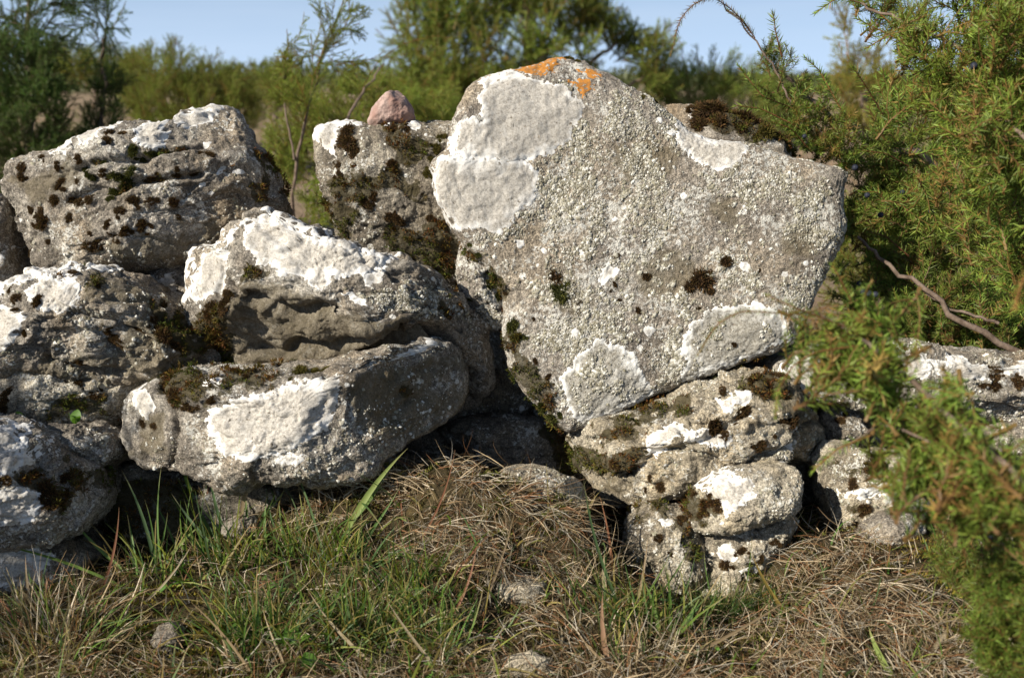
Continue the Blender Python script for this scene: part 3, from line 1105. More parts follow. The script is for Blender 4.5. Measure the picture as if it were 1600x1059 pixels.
build_stone(
    'limestone_block', 'grey boulder at the upper left, dotted with round moss tufts and one white lichen ring',
    [(3, 300), (15, 322), (20, 337), (17, 370), (10, 387), (27, 418), (30, 440), (80, 440), (136, 432), (190, 430), (265, 416), (292, 402), (357, 384),
     (400, 372), (432, 345), (440, 323), (432, 296), (418, 265), (401, 235), (384, 211), (371, 192), (357, 170), (343, 162), (326, 163), (292, 175), (279, 185),
     (238, 190), (204, 195), (170, 204), (143, 214), (129, 233), (82, 243), (51, 248), (31, 260), (20, 272), (14, 290)],
    1.70, 0.10, 0.16, level=6, center=(225, 320), power=2.7, seed=5, crag=0.008, macro=0.010, meso=0.005, micro=0.0012, strata=0.006, strata_f=24,
    folds=[([(430, 350), (385, 285), (352, 205), (343, 150)], 1.3, 5), ([(400, 183), (290, 215), (150, 250), (20, 275)], 0.7, 8), ([(30, 418), (190, 410), (300, 385), (420, 350)], 1.0, 6)],
    cracks=[(C1([(1000, 665), (900, 710), (830, 720), (760, 770), (690, 780), (560, 790), (450, 820)]), 5, 0.014),
            (C1([(1000, 830), (860, 850), (740, 870), (620, 930), (520, 900), (400, 960)]), 5, 0.012),
            (C4([(90, 160), (130, 110), (200, 70)]), 3, 0.006)],
    lichen=[C1([(230, 730), (300, 705), (390, 685), (430, 635), (500, 600), (600, 580), (605, 640), (540, 660), (530, 735), (480, 730), (440, 690), (410, 745), (350, 740)]),
            C1([(790, 555), (860, 510), (960, 472), (1010, 475), (1000, 530), (940, 560), (860, 580)]),
            E(262, 221, 27, 25), E(346, 222, 5), E(372, 284, 6), E(347, 304, 6), E(393, 282, 6), E(365, 321, 4)],
    orange=[E(250, 192, 9, 5), E(376, 272, 5)],
    tufts=[p + ('b',) for p in C1([(585, 700, 44), (640, 660, 26), (345, 800, 25), (470, 775, 28), (165, 800, 28), (150, 845, 26), (265, 750, 22), (580, 840, 28), (350, 880, 36),
                                    (440, 870, 20), (970, 830, 22), (890, 830, 25), (780, 855, 35), (1030, 720, 35), (710, 955, 35), (780, 955, 30), (880, 960, 26), (645, 1000, 36),
                                    (400, 950, 35), (450, 960, 28), (320, 955, 30), (240, 1010, 30), (500, 950, 25), (400, 1030, 25), (180, 1000, 22)])]
    + [p + ('g',) for p in C1([(700, 735, 33), (780, 740, 28), (740, 765, 26), (510, 850, 30), (640, 850, 42), (700, 830, 33), (680, 885, 38), (620, 920, 38), (860, 715, 26), (930, 685, 22), (470, 820, 26), (570, 790, 20)])]
    + [p + ('b',) for p in C4([(515, 115, 50), (745, 45, 40), (670, 60, 28), (620, 85, 25), (590, 30, 25), (920, 18, 17), (245, 25, 40), (200, 40, 24), (95, 180, 20), (250, 115, 18)])],
    mossy=[C1([(560, 780), (700, 765), (760, 760), (830, 715), (960, 660), (990, 680), (860, 735), (760, 790), (560, 810), (450, 835)]),
           C1([(520, 900), (620, 910), (740, 860), (860, 840), (860, 870), (740, 890), (620, 945)]),
           [(400, 225), (420, 262), (436, 300), (445, 330), (425, 345), (410, 300), (392, 250)]],
    brown=[[(200, 380), (330, 370), (400, 340), (360, 390), (200, 425)], [(30, 290), (150, 260), (160, 300), (60, 330)], E(245, 200, 20, 12)],
    crust=1500, moss_n=7000)

build_stone(
    'limestone_block', 'overhanging middle block with white lichen on its rounded top and a dark ledged underside',
    [(282, 472), (284, 452), (287, 411), (299, 394), (313, 389), (340, 391), (355, 382), (360, 368), (376, 352), (388, 341), (400, 336), (420, 334), (450, 343), (480, 358), (520, 378),
     (550, 385), (567, 397), (598, 400), (629, 411), (656, 416), (676, 430), (690, 442), (703, 452), (715, 459), (727, 472), (741, 484), (756, 494), (765, 515),
     (764, 540), (768, 561), (771, 581), (765, 605), (740, 640), (680, 650), (600, 640), (500, 630), (400, 620), (330, 600), (305, 560), (290, 510)],
    1.58, 0.10, 0.2, level=6, center=(520, 490), power=2.8, facets=10, seed=8, crag=0.009, macro=0.010, meso=0.0055, micro=0.0013, strata=0.011, strata_f=26,
    folds=[([(280, 470), (335, 462), (400, 430), (460, 447), (530, 475), (600, 492), (670, 515), (730, 560)], 1.6, 3),
           ([(600, 545), (690, 520), (770, 540)], 1.5, 4), ([(740, 620), (712, 500), (690, 430)], 1.0, 4),
           ([(700, 440), (610, 405), (520, 385), (440, 352), (380, 345)], 0.3, 5)],
    cracks=[([(540, 572), (600, 548), (650, 532), (695, 534), (722, 555), (736, 590), (734, 640)], 11, 0.05), (C4([(1020, 250), (1100, 330), (1250, 370), (1400, 420), (1588, 380)]), 8, 0.022), (C4([(1180, 560), (1300, 590), (1380, 540), (1500, 560)]), 8, 0.022),
            (C5([(0, 545), (150, 520), (300, 500), (440, 480)]), 7, 0.02), (C4([(1000, 170), (960, 250), (930, 320)]), 4, 0.008)],
    lichen=[[(389, 352), (402, 340), (425, 337), (450, 345), (480, 360), (520, 380), (550, 387), (575, 398), (600, 402), (618, 408), (612, 420), (590, 425), (572, 428), (555, 438), (540, 440),
             (530, 432), (535, 448), (518, 453), (498, 447), (493, 433), (476, 428), (456, 432), (435, 415), (411, 413), (398, 396), (388, 370)],
            [(283, 470), (284, 440), (288, 411), (299, 395), (314, 389), (340, 391), (357, 381), (362, 368), (380, 352), (374, 370), (358, 400), (345, 420), (330, 430), (325, 450), (300, 462)],
            C5([(60, 320), (110, 300), (170, 340), (170, 370), (120, 360)]), C5([(150, 240), (240, 200), (230, 250), (180, 270)])],
    tufts=[p + ('b',) for p in C4([(915, 350, 36), (1010, 300, 30), (1000, 345, 50), (1020, 385, 40), (960, 420, 36), (930, 370, 30), (850, 500, 46), (900, 540, 40), (1130, 680, 34), (1280, 650, 26)])]
    + [p + ('g',) for p in C4([(870, 640, 44), (960, 640, 46), (1010, 630, 40), (1060, 660, 30), (1340, 640, 30)])],
    mossy=[C4([(860, 380), (980, 300), (1040, 400), (1100, 560), (1080, 680), (900, 690), (820, 620), (880, 520)]),
           C4([(1150, 170), (1290, 200), (1240, 290), (1120, 250)]), C4([(1050, 600), (1250, 640), (1400, 640), (1400, 700), (1050, 700)]),
           [(690, 445), (722, 470), (752, 492), (745, 510), (712, 478)]],
    brown=[[(330, 462), (400, 428), (460, 450), (530, 480), (600, 495), (670, 520), (720, 560), (700, 640), (400, 640), (310, 560)]],
    crust=2600, crust_in=[(530, 400), (720, 440), (770, 520), (700, 520), (600, 480), (540, 470)], moss_n=9000)

build_stone(
    'limestone_block', 'long thick stone low in the wall above green grass, broad white lichen across its front',
    [(194, 622), (207, 610), (231, 603), (252, 590), (279, 577), (326, 577), (354, 577), (420, 574), (500, 570), (571, 557), (625, 547), (649, 539), (676, 538), (693, 544), (710, 554), (720, 574), (724, 595), (720, 622), (707, 646),
     (690, 663), (656, 676), (625, 695), (600, 715), (580, 732), (545, 747), (500, 751), (475, 749), (440, 745), (407, 744), (388, 760), (366, 767), (332, 761), (305, 742), (280, 730), (254, 731), (220, 724), (195, 702), (182, 682), (185, 650)],
    1.50, 0.095, 0.17, level=6, center=(450, 655), power=2.8, seed=11, crag=0.008, macro=0.010, meso=0.005, micro=0.0013, strata=0.004, strata_f=20,
    folds=[([(700, 545), (640, 555), (560, 578), (520, 592), (400, 603), (335, 622), (290, 632), (255, 640), (190, 615)], 1.9, 4),
           ([(560, 760), (606, 690), (600, 640), (578, 560)], 0.8, 4), ([(230, 725), (330, 745), (480, 735), (560, 735), (620, 690)], 1.2, 5)],
    cracks=[([(262, 610), (268, 650), (262, 700), (258, 730)], 5, 0.016), (C4([(1440, 820), (1420, 850), (1430, 880)]), 2, 0.004),
            (C5([(380, 870), (430, 820), (480, 830)]), 4, 0.007), (C5([(180, 930), (190, 1020), (200, 1059)]), 3, 0.004)],
    lichen=[[(192, 628), (205, 612), (230, 605), (232, 622), (225, 640), (212, 657), (197, 645)],
            [(327, 650), (340, 628), (367, 615), (408, 605), (455, 597), (505, 594), (540, 579), (557, 582), (555, 610), (552, 640), (530, 665), (505, 675), (480, 690), (462, 708), (430, 702), (400, 706), (370, 708), (350, 695), (335, 675)],
            [(640, 548), (655, 540), (676, 541), (674, 556), (652, 560), (630, 566), (610, 566)], E(470, 706, 20, 8), E(350, 597, 16, 5)],
    tufts=[p + ('b',) for p in C4([(790, 740, 50), (830, 790, 50), (780, 790, 40), (1030, 770, 32), (900, 810, 30), (1100, 690, 34), (1160, 700, 30), (1010, 720, 24), (640, 940, 26), (590, 930, 24), (940, 810, 22)])]
    + [p + ('g',) for p in C4([(700, 700, 52), (740, 680, 40), (830, 800, 36), (670, 730, 32)])]
    + [p + ('o',) for p in C4([(1400, 670, 44), (1460, 665, 48), (1510, 660, 34)])],
    mossy=[C4([(680, 690), (840, 660), (1000, 690), (1240, 660), (1380, 690), (1300, 740), (1100, 760), (960, 800), (860, 830), (740, 780)]), E(676, 612, 14, 14)],
    brown=[[(560, 590), (720, 560), (720, 640), (640, 700), (600, 660)], [(190, 650), (240, 640), (260, 720), (200, 710)]],
    crust=1800, moss_n=7000)

build_stone(
    'limestone_block', 'craggy boulder on the left edge with a white lichen sheet on its face',
    [(-70, 470), (-30, 456), (0, 450), (31, 440), (61, 432), (112, 431), (146, 426), (170, 425), (180, 433), (218, 440), (238, 455), (265, 469), (286, 486), (306, 510), (340, 530),
     (352, 556), (330, 590), (270, 605), (218, 606), (190, 612), (120, 605), (60, 602), (0, 600), (-60, 600), (-80, 540)],
    1.60, 0.11, 0.2, level=6, center=(130, 520), power=2.4, seed=14, crag=0.012, macro=0.014, meso=0.0075, micro=0.0015, strata=0.008, strata_f=24,
    folds=[([(190, 620), (260, 520), (190, 430)], 0.35, 6), ([(0, 575), (120, 565), (230, 570), (330, 570)], 0.9, 5), ([(300, 490), (180, 450), (60, 455), (-60, 475)], 0.7, 6)],
    cracks=[(C4([(450, 410), (560, 440), (640, 440), (720, 500), (800, 560)]), 6, 0.018), (C4([(560, 500), (620, 590), (680, 660)]), 5, 0.008), (C4([(330, 640), (440, 680), (600, 690)]), 7, 0.02)],
    lichen=[C4([(-60, 330), (0, 300), (90, 265), (180, 240), (330, 243), (420, 240), (440, 258), (330, 275), (240, 290), (120, 310), (40, 330), (0, 375), (-60, 380)]),
            C4([(250, 300), (300, 280), (380, 275), (440, 290), (480, 330), (470, 380), (430, 400), (400, 420), (340, 400), (270, 370), (245, 330)]),
            C4([(-60, 440), (0, 430), (90, 380), (160, 365), (190, 390), (265, 430), (250, 480), (200, 540), (150, 590), (60, 610), (0, 570), (-60, 560)]),
            C4([(430, 235), (490, 218), (520, 235), (470, 255)])],
    tufts=[p + ('b',) for p in C4([(300, 365, 38), (195, 345, 30), (140, 315, 26), (195, 395, 20), (90, 370, 32), (45, 485, 20), (255, 500, 25), (15, 605, 25), (600, 510, 30), (640, 560, 32),
                                    (620, 540, 26), (780, 365, 35), (780, 430, 30), (740, 490, 25), (830, 500, 42), (400, 655, 28), (470, 650, 28), (520, 680, 24), (880, 560, 36), (540, 310, 22), (420, 270, 24), (800, 470, 30)])],
    mossy=[C4([(500, 290), (560, 300), (560, 340), (500, 330)]), C4([(560, 490), (620, 500), (690, 580), (640, 600)]), C4([(740, 350), (840, 400), (1000, 520), (1060, 600), (900, 620), (780, 520)]),
           C4([(360, 250), (480, 260), (470, 290), (380, 285)])],
    brown=[[(250, 470), (340, 520), (330, 590), (180, 600), (120, 560), (220, 540)], [(-60, 570), (120, 570), (200, 600), (-60, 610)], [(150, 440), (240, 455), (280, 490), (180, 480)]],
    crust=1500, moss_n=6000)

build_stone(
    'limestone_block', 'low rough yellowish stone under the craggy boulder on the left edge',
    [(-70, 585), (0, 578), (60, 572), (120, 578), (175, 588), (218, 600), (205, 635), (190, 656), (140, 668), (60, 664), (0, 657), (-70, 660)],
    1.59, 0.07, 0.15, level=5, power=2.3, seed=17, macro=0.012, meso=0.008, micro=0.0018, strata=0.009, strata_f=40, mat=M_PALE,
    tufts=[p + ('b',) for p in C4([(140, 790, 40), (420, 720, 30), (500, 760, 30), (60, 840, 36)])], mossy=[C4([(300, 760), (560, 780), (560, 900), (300, 880)]), C4([(-100, 780), (200, 840), (200, 900), (-100, 900)])],
    crust=900, moss_n=3000)

build_stone(
    'limestone_block', 'brown limestone block behind, the one carrying the pink stone, mottled with dark moss',
    [(503, 207), (530, 197), (560, 196), (600, 199), (650, 194), (700, 189), (760, 195), (790, 250), (780, 350), (770, 430), (740, 470), (700, 475), (620, 450), (540, 400), (524, 360), (522, 325), (511, 300), (502, 270), (499, 235)],
    1.74, 0.07, 0.16, level=6, center=(640, 320), power=3.4, mat=M_BROWN, facets=3, crag=0.005, seed=20, macro=0.010, meso=0.005, micro=0.0014, strata=0.004, strata_f=18,
    folds=[([(780, 204), (700, 206), (600, 212), (500, 216)], 1.6, 4), ([(512, 300), (600, 306), (760, 300)], 0.35, 5)],
    lichen=[[(503, 215), (515, 200), (556, 200), (560, 212), (541, 215), (540, 235), (545, 255), (530, 262), (512, 245)], E(612, 211, 7, 6), E(651, 212, 10, 7), E(671, 223, 3), E(566, 207, 10, 4)],
    orange=[],
    tufts=[p + ('b',) for p in C2([(60, 650, 46), (80, 700, 48), (100, 740, 34), (50, 690, 40), (30, 790, 24), (40, 830, 26), (100, 790, 14), (270, 800, 30), (150, 950, 40), (180, 930, 34), (290, 1020, 36), (250, 1010, 26), (430, 1020, 24), (330, 640, 22), (270, 640, 24)])]
    + [p + ('o',) for p in C2([(480, 660, 26), (460, 720, 30), (440, 770, 28), (425, 830, 26)])],
    mossy=[C2([(230, 610), (380, 640), (460, 700), (430, 770), (280, 800), (200, 720)]), C2([(-40, 850), (100, 800), (300, 820), (440, 900), (440, 960), (260, 900), (140, 990), (0, 940)]),
           [(512, 305), (560, 305), (575, 340), (545, 385), (520, 370)], C5([(200, 20), (540, 0), (560, 120), (550, 300), (470, 260), (300, 190), (200, 120)]), C5([(480, 200), (560, 180), (580, 330), (520, 310)])],
    crust=1200, moss_n=12000)

build_stone(
    'pink_stone', 'small pink granite stone balanced on the brown block',
    [(579, 192), (586, 172), (601, 154), (612, 146), (622, 144), (631, 151), (642, 168), (647, 185), (641, 195), (618, 200), (596, 200), (583, 196)],
    1.71, 0.038, 0.038, level=5, center=(614, 178), power=2.5, mat=M_PINK, facets=5, crag=0.001, seed=23, macro=0.004, meso=0.003, micro=0.0006,
    folds=[([(640, 200), (628, 170), (624, 140)], 0.7, 3)], cat='stone', crust=0, group='loose stones')

build_stone(
    'limestone_block', 'mossy stone wedged between the brown block and the upright slab',
    [(718, 372), (742, 392), (765, 412), (790, 445), (800, 490), (790, 520), (760, 510), (735, 480), (720, 455), (716, 410)],
    1.66, 0.05, 0.08, level=5, power=2.6, mat=M_SLAB, seed=26, macro=0.008, meso=0.004, micro=0.0014,
    tufts=[p + ('g',) for p in C5([(700, 290, 26), (740, 340, 24), (600, 350, 20)])], mossy=[[(715, 370), (740, 392), (780, 430), (790, 460), (765, 425), (735, 405)]], crust=900, moss_n=1500)

build_stone(
    'stone_slab', 'grey slab behind the upright slab, topped by a thick brown moss mat',
    [(1025, 160), (1040, 153), (1066, 156), (1110, 172), (1160, 192), (1230, 225), (1270, 245), (1290, 290), (1280, 400), (1200, 450), (1060, 400), (1020, 250)],
    1.78, 0.06, 0.08, level=5, power=3, seed=29, macro=0.008, meso=0.004,
    lichen=[E(1052, 162, 9, 6)],
    tufts=[(1078, 172, 22, 'b'), (1092, 166, 25, 'b'), (1108, 170, 26, 'b'), (1124, 174, 27, 'b'), (1142, 184, 28, 'b'), (1160, 194, 26, 'b'), (1178, 203, 24, 'b'), (1196, 212, 22, 'b'),
           (1212, 220, 16, 'b'), (1232, 228, 14, 'o'), (1250, 236, 14, 'o'), (1085, 184, 20, 'b'), (1115, 196, 22, 'b'), (1150, 207, 20, 'b'), (1185, 218, 18, 'o')],
    mossy=[[(1062, 158), (1110, 160), (1170, 185), (1250, 225), (1270, 250), (1150, 235), (1060, 200)]], moss_n=5000)

build_stone(
    'limestone_block', 'broad lichen-blotched base stone directly under the upright slab',
    [(890, 690), (940, 660), (1000, 640), (1060, 610), (1110, 598), (1150, 592), (1185, 588), (1212, 598), (1240, 618), (1270, 642), (1290, 675), (1290, 700), (1265, 720), (1232, 726), (1190, 722), (1150, 730), (1120, 746), (1080, 760), (1030, 776),
     (990, 788), (955, 778), (930, 750), (905, 720)],
    1.62, 0.09, 0.2, level=6, center=(1090, 690), power=3.0, mat=M_TAN, seed=32, crag=0.011, facets=12, macro=0.013, meso=0.007, micro=0.0015, strata=0.010, strata_f=26,
    folds=[([(1240, 610), (1120, 620), (1000, 655), (900, 690)], 0.6, 6), ([(930, 745), (1030, 752), (1130, 728), (1230, 712), (1290, 700)], 1.1, 5)],
    cracks=[([(1062, 770), (1100, 744), (1160, 728), (1250, 722)], 8, 0.035), ([(1130, 730), (1170, 700), (1230, 690), (1280, 660)], 5, 0.018), ([(960, 745), (1010, 700), (1080, 680), (1150, 640)], 5, 0.014)],
    lichen=[C6([(140, 790), (200, 770), (290, 775), (265, 810), (200, 830), (170, 860), (140, 840)]), C6([(-20, 930), (60, 920), (170, 950), (160, 990), (110, 1005), (60, 975), (-20, 975)]),
            [(985, 700), (1000, 672), (1040, 658), (1062, 664), (1030, 688), (1010, 705)], C2([(1475, 1, 1)]) if False else E(1230, 690, 12, 8)],
    tufts=[p + ('b',) for p in C6([(240, 850, 48), (115, 915, 52), (305, 990, 35), (320, 740, 52), (470, 890, 50), (170, 770, 28), (380, 955, 15), (205, 900, 15), (420, 740, 40), (360, 770, 30)])]
    + [p + ('b',) for p in B2([(1400, 110, 20), (1450, 145, 28), (1385, 165, 15), (1270, 130, 26), (1240, 40, 30)])],
    mossy=[C6([(260, 720), (450, 720), (440, 800), (330, 800), (250, 760)]), C5([(1160, 920), (1500, 780), (1588, 760), (1588, 850), (1400, 900), (1250, 1000), (1160, 990)]),
           B2([(900, 20), (1200, -60), (1400, 0), (1330, 80), (1180, 120), (980, 110)])],
    brown=[[(1150, 600), (1240, 610), (1290, 650), (1280, 700), (1200, 650)], [(900, 700), (960, 690), (1000, 750), (940, 770)]],
    crust=1800, moss_n=9000)

build_stone(
    'limestone_block', 'squat pale stone with a bright white lichen corner, low on the right above cream rock',
    [(1084, 770), (1104, 753), (1145, 738), (1172, 731), (1202, 727), (1230, 729), (1245, 738), (1247, 758), (1238, 785), (1223, 798), (1179, 815), (1128, 827), (1104, 826), (1082, 820), (1080, 795)],
    1.50, 0.06, 0.15, level=5, power=3.0, mat=M_PALE, facets=5, crag=0.004, seed=35, macro=0.006, meso=0.005, micro=0.0014, strata=0.004, strata_f=30,
    folds=[([(1250, 800), (1236, 760), (1232, 720)], 0.7, 4), ([(1240, 738), (1170, 745), (1090, 770)], 0.6, 4)],
    lichen=[B3([(80, 185), (130, 155), (230, 120), (310, 120), (300, 180), (260, 230), (200, 270), (190, 310), (165, 300), (150, 230)])],
    tufts=[p + ('b',) for p in B3([(110, 230, 40), (80, 260, 40), (60, 200, 34), (130, 250, 30), (40, 300, 34)])], mossy=[B3([(20, 180), (110, 190), (160, 240), (100, 320), (20, 340)])], crust=700, moss_n=3500)
build_stone(
    'limestone_block', 'cream coloured rock under the squat pale stone, small white lichen spot on it',
    [(1090, 835), (1130, 822), (1180, 812), (1222, 797), (1238, 812), (1225, 840), (1205, 870), (1198, 910), (1195, 950), (1110, 950), (1085, 900)],
    1.53, 0.06, 0.14, level=5, power=2.8, mat=M_PALE, facets=6, seed=38, macro=0.008, meso=0.006, micro=0.0015, strata=0.005, strata_f=30,
    lichen=[[(1106, 845), (1130, 840), (1137, 862), (1118, 866), (1106, 856)], E(1155, 880, 14, 10)],
    tufts=[p + ('b',) for p in B3([(250, 440, 30), (180, 500, 34), (330, 470, 24), (420, 400, 26)])], mossy=[B3([(60, 330), (160, 370), (160, 420), (60, 400)]), B3([(200, 480), (420, 500), (420, 620), (200, 600)])], crust=700, moss_n=2500)
build_stone(
    'limestone_block', 'pale broken stone beside the dark hole, left of the cream rock',
    [(985, 810), (1005, 790), (1030, 785), (1062, 790), (1085, 812), (1098, 850), (1092, 900), (1060, 925), (1010, 915), (985, 870)],
    1.54, 0.06, 0.14, level=5, power=2.4, mat=M_TAN, seed=41, macro=0.010, meso=0.007, micro=0.0016, strata=0.006, strata_f=30,
    lichen=[[(1020, 800), (1040, 798), (1046, 810), (1030, 818)]],
    tufts=[p + ('b',) for p in B2([(1560, 300, 30), (1450, 380, 26), (1500, 450, 24)])], mossy=[[(1045, 800), (1075, 795), (1090, 850), (1060, 880)], [(985, 790), (1040, 780), (1035, 798), (990, 812)]], crust=500, moss_n=2500)

build_stone(
    'stone_slab', 'long flat whitish slab running off to the right behind the juniper branch',
    [(1211, 572), (1223, 561), (1250, 551), (1298, 538), (1366, 533), (1434, 536), (1468, 550), (1536, 552), (1600, 556), (1680, 560), (1680, 655), (1600, 656), (1546, 657), (1502, 646), (1400, 640), (1325, 632), (1278, 619), (1230, 610), (1213, 595)],
    1.63, 0.07, 0.16, level=6, center=(1440, 592), power=3.2, mat=M_ROCK, seed=44, macro=0.010, meso=0.005, micro=0.0014, strata=0.006, strata_f=22,
    folds=[([(1680, 575), (1500, 570), (1440, 556), (1300, 552), (1215, 575)], 1.0, 5), ([(1213, 600), (1300, 612), (1420, 605), (1560, 632), (1680, 630)], 0.8, 5)],
    lichen=[dict(style=1, p=[(1213, 577), (1240, 560), (1290, 546), (1350, 548), (1362, 600), (1320, 620), (1275, 612), (1240, 607), (1215, 597)]),
            [(1425, 560), (1460, 558), (1520, 566), (1522, 590), (1480, 598), (1430, 590)], [(1545, 572), (1590, 562), (1602, 575), (1575, 592), (1548, 585)], [(1370, 545), (1420, 545), (1425, 585), (1380, 600)], [(1610, 570), (1660, 570), (1660, 595), (1620, 592)]],
    tufts=[(1533, 572, 10, 'b'), (1531, 586, 12, 'b'), (1528, 600, 14, 'b'), (1510, 599, 10, 'b'), (1560, 598, 12, 'b'), (1572, 598, 10, 'b')],
    crust=2200, moss_n=1500)
build_stone(
    'limestone_block', 'grey stone at the right edge below the long flat slab',
    [(1540, 668), (1580, 656), (1680, 654), (1680, 712), (1600, 712), (1556, 702)],
    1.62, 0.05, 0.12, level=5, seed=47, macro=0.008, meso=0.004, lichen=[[(1590, 690), (1620, 686), (1640, 700), (1600, 706)]], crust=300)
build_stone(
    'limestone_block', 'small shadowed stone tucked under the left end of the long flat slab',
    [(1258, 640), (1290, 634), (1330, 640), (1350, 665), (1340, 695), (1300, 705), (1275, 690)],
    1.68, 0.05, 0.1, level=5, seed=50, macro=0.010, meso=0.005, mat=M_BROWN, tufts=[(1300, 650, 10, 'b')])
build_stone(
    'limestone_block', 'blotchy grey stone on the right above the smooth grey one, half hidden by juniper',
    [(1285, 720), (1300, 703), (1330, 702), (1370, 716), (1425, 712), (1460, 740), (1450, 785), (1405, 796), (1370, 815), (1335, 840), (1310, 820), (1300, 780), (1288, 750)],
    1.57, 0.07, 0.14, level=5, power=2.5, seed=53, macro=0.010, meso=0.006, micro=0.0016, mat=M_TAN,
    lichen=[dict(style=1, p=B3([(720, 160), (800, 110), (900, 110), (960, 150), (930, 200), (840, 190), (760, 200)])), B3([(1010, 200), (1060, 200), (1060, 260), (1020, 265)])],
    tufts=[p + ('b',) for p in B3([(850, 60, 40), (800, 70, 32), (730, 120, 34), (930, 215, 30), (790, 250, 34), (770, 330, 30)])], mossy=[B3([(690, 60), (900, 40), (880, 100), (740, 150)]), B3([(740, 230), (830, 250), (830, 300), (760, 300)])], crust=800, moss_n=3000)
build_stone(
    'limestone_block', 'smooth light grey stone lying at the foot of the wall on the right',
    [(1343, 848), (1352, 826), (1380, 803), (1408, 792), (1440, 797), (1448, 815), (1425, 830), (1400, 842), (1370, 856)],
    1.48, 0.05, 0.1, level=5, power=2.3, crag=0.002, seed=56, macro=0.006, meso=0.002, micro=0.0008, mat=M_ROCK, crust=200)

build_stone(
    'limestone_block', 'blue-white lichened boulder in the shade at the bottom left corner of the wall',
    [(-80, 655), (0, 660), (40, 667), (75, 688), (88, 705), (112, 720), (138, 745), (146, 785), (125, 822), (90, 842), (40, 850), (-80, 850)],
    1.46, 0.10, 0.2, level=6, center=(20, 750), power=2.5, seed=59, macro=0.013, meso=0.007, micro=0.0014, strata=0.005, strata_f=22,
    folds=[([(150, 800), (100, 740), (80, 680)], 0.5, 6)],
    lichen=[[(-80, 660), (0, 662), (40, 670), (78, 694), (86, 712), (62, 726), (30, 722), (0, 715), (-80, 720)], B1([(90, 140), (200, 150), (330, 190), (325, 240), (290, 290), (220, 350), (120, 320), (70, 220)])],
    tufts=[p + ('b',) for p in B1([(350, 170, 50), (330, 260, 44), (380, 120, 40), (180, 120, 30), (80, 100, 26), (120, 90, 24), (300, 90, 34)])], mossy=[B1([(60, 60), (300, 60), (420, 120), (430, 260), (340, 340), (340, 200), (200, 140), (90, 120)])],
    crust=700, moss_n=6000)
build_stone(
    'limestone_block', 'little grey stone behind the shaded corner boulder, below two green leaves',
    [(62, 675), (90, 665), (150, 668), (178, 682), (184, 705), (165, 724), (130, 730), (100, 715)],
    1.53, 0.05, 0.1, level=5, power=2.4, seed=62, macro=0.010, meso=0.006, mat=M_ROCK, crust=400)
build_stone(
    'limestone_block', 'shaded whitish stone at ground level under the corner boulder',
    [(-80, 848), (60, 842), (110, 850), (140, 875), (110, 915), (0, 925), (-80, 925)],
    1.50, 0.06, 0.15, level=5, power=2.5, seed=65, macro=0.010, meso=0.006, lichen=[[(-60, 855), (60, 850), (105, 862), (90, 900), (0, 908), (-60, 905)]], crust=200)
build_stone(
    'limestone_block', 'dark stone in the deep gap between the white-topped block and the upright slab',
    [(758, 600), (790, 590), (830, 600), (842, 630), (830, 655), (780, 660), (752, 640)],
    1.84, 0.05, 0.1, level=5, seed=68, mat=M_BROWN, macro=0.008, meso=0.005)
build_stone(
    'limestone_block', 'long dark stone at the bottom of the deep gap, in shadow',
    [(690, 668), (740, 655), (820, 655), (890, 675), (940, 700), (930, 735), (860, 750), (760, 745), (700, 725)],
    1.78, 0.07, 0.12, level=5, seed=71, mat=M_BROWN, macro=0.010, meso=0.006, strata=0.006, mossy=[[(840, 660), (950, 690), (940, 740), (860, 740)]], moss_n=3000)
build_stone(
    'limestone_block', 'dark mossy stone under the long low slab, behind the tall grass',
    [(150, 730), (230, 725), (330, 755), (450, 750), (520, 752), (540, 800), (480, 830), (300, 850), (190, 840), (140, 790)],
    1.63, 0.06, 0.12, level=5, seed=74, mat=M_BROWN, macro=0.012, meso=0.007, mossy=[[(150, 730), (330, 750), (330, 830), (180, 830)]], moss_n=4000)
build_stone(
    'limestone_block', 'pale stone poking out of the dead grass in front of the deep gap',
    [(772, 752), (790, 738), (830, 735), (870, 742), (905, 760), (920, 790), (890, 810), (820, 800), (780, 780)],
    1.52, 0.045, 0.1, level=5, seed=77, mat=M_PALE, macro=0.006, meso=0.004, crust=300)
build_stone(
    'limestone_block', 'far left grey stone cut by the picture edge beside the tufted boulder',
    [(-80, 310), (-20, 300), (8, 312), (20, 345), (14, 385), (30, 425), (10, 455), (-80, 460)],
    1.72, 0.06, 0.14, level=5, seed=80, macro=0.010, meso=0.006, lichen=[[(-20, 390), (10, 385), (20, 410), (0, 430), (-30, 425)]], tufts=[(0, 345, 12, 'b'), (12, 372, 9, 'b'), (2, 430, 11, 'b')], crust=300)
build_stone(
    'limestone_block', 'shadowed stone filling the gap between the tufted boulder and the white-topped block',
    [(190, 432), (260, 415), (310, 400), (420, 370), (500, 385), (520, 450), (400, 500), (290, 490), (230, 460)],
    1.74, 0.05, 0.12, level=5, seed=83, mat=M_ROCK, macro=0.008, meso=0.006, lichen=[[(215, 438), (285, 432), (288, 462), (262, 462)]], tufts=[(262, 455, 11, 'b'), (250, 462, 9, 'b')])
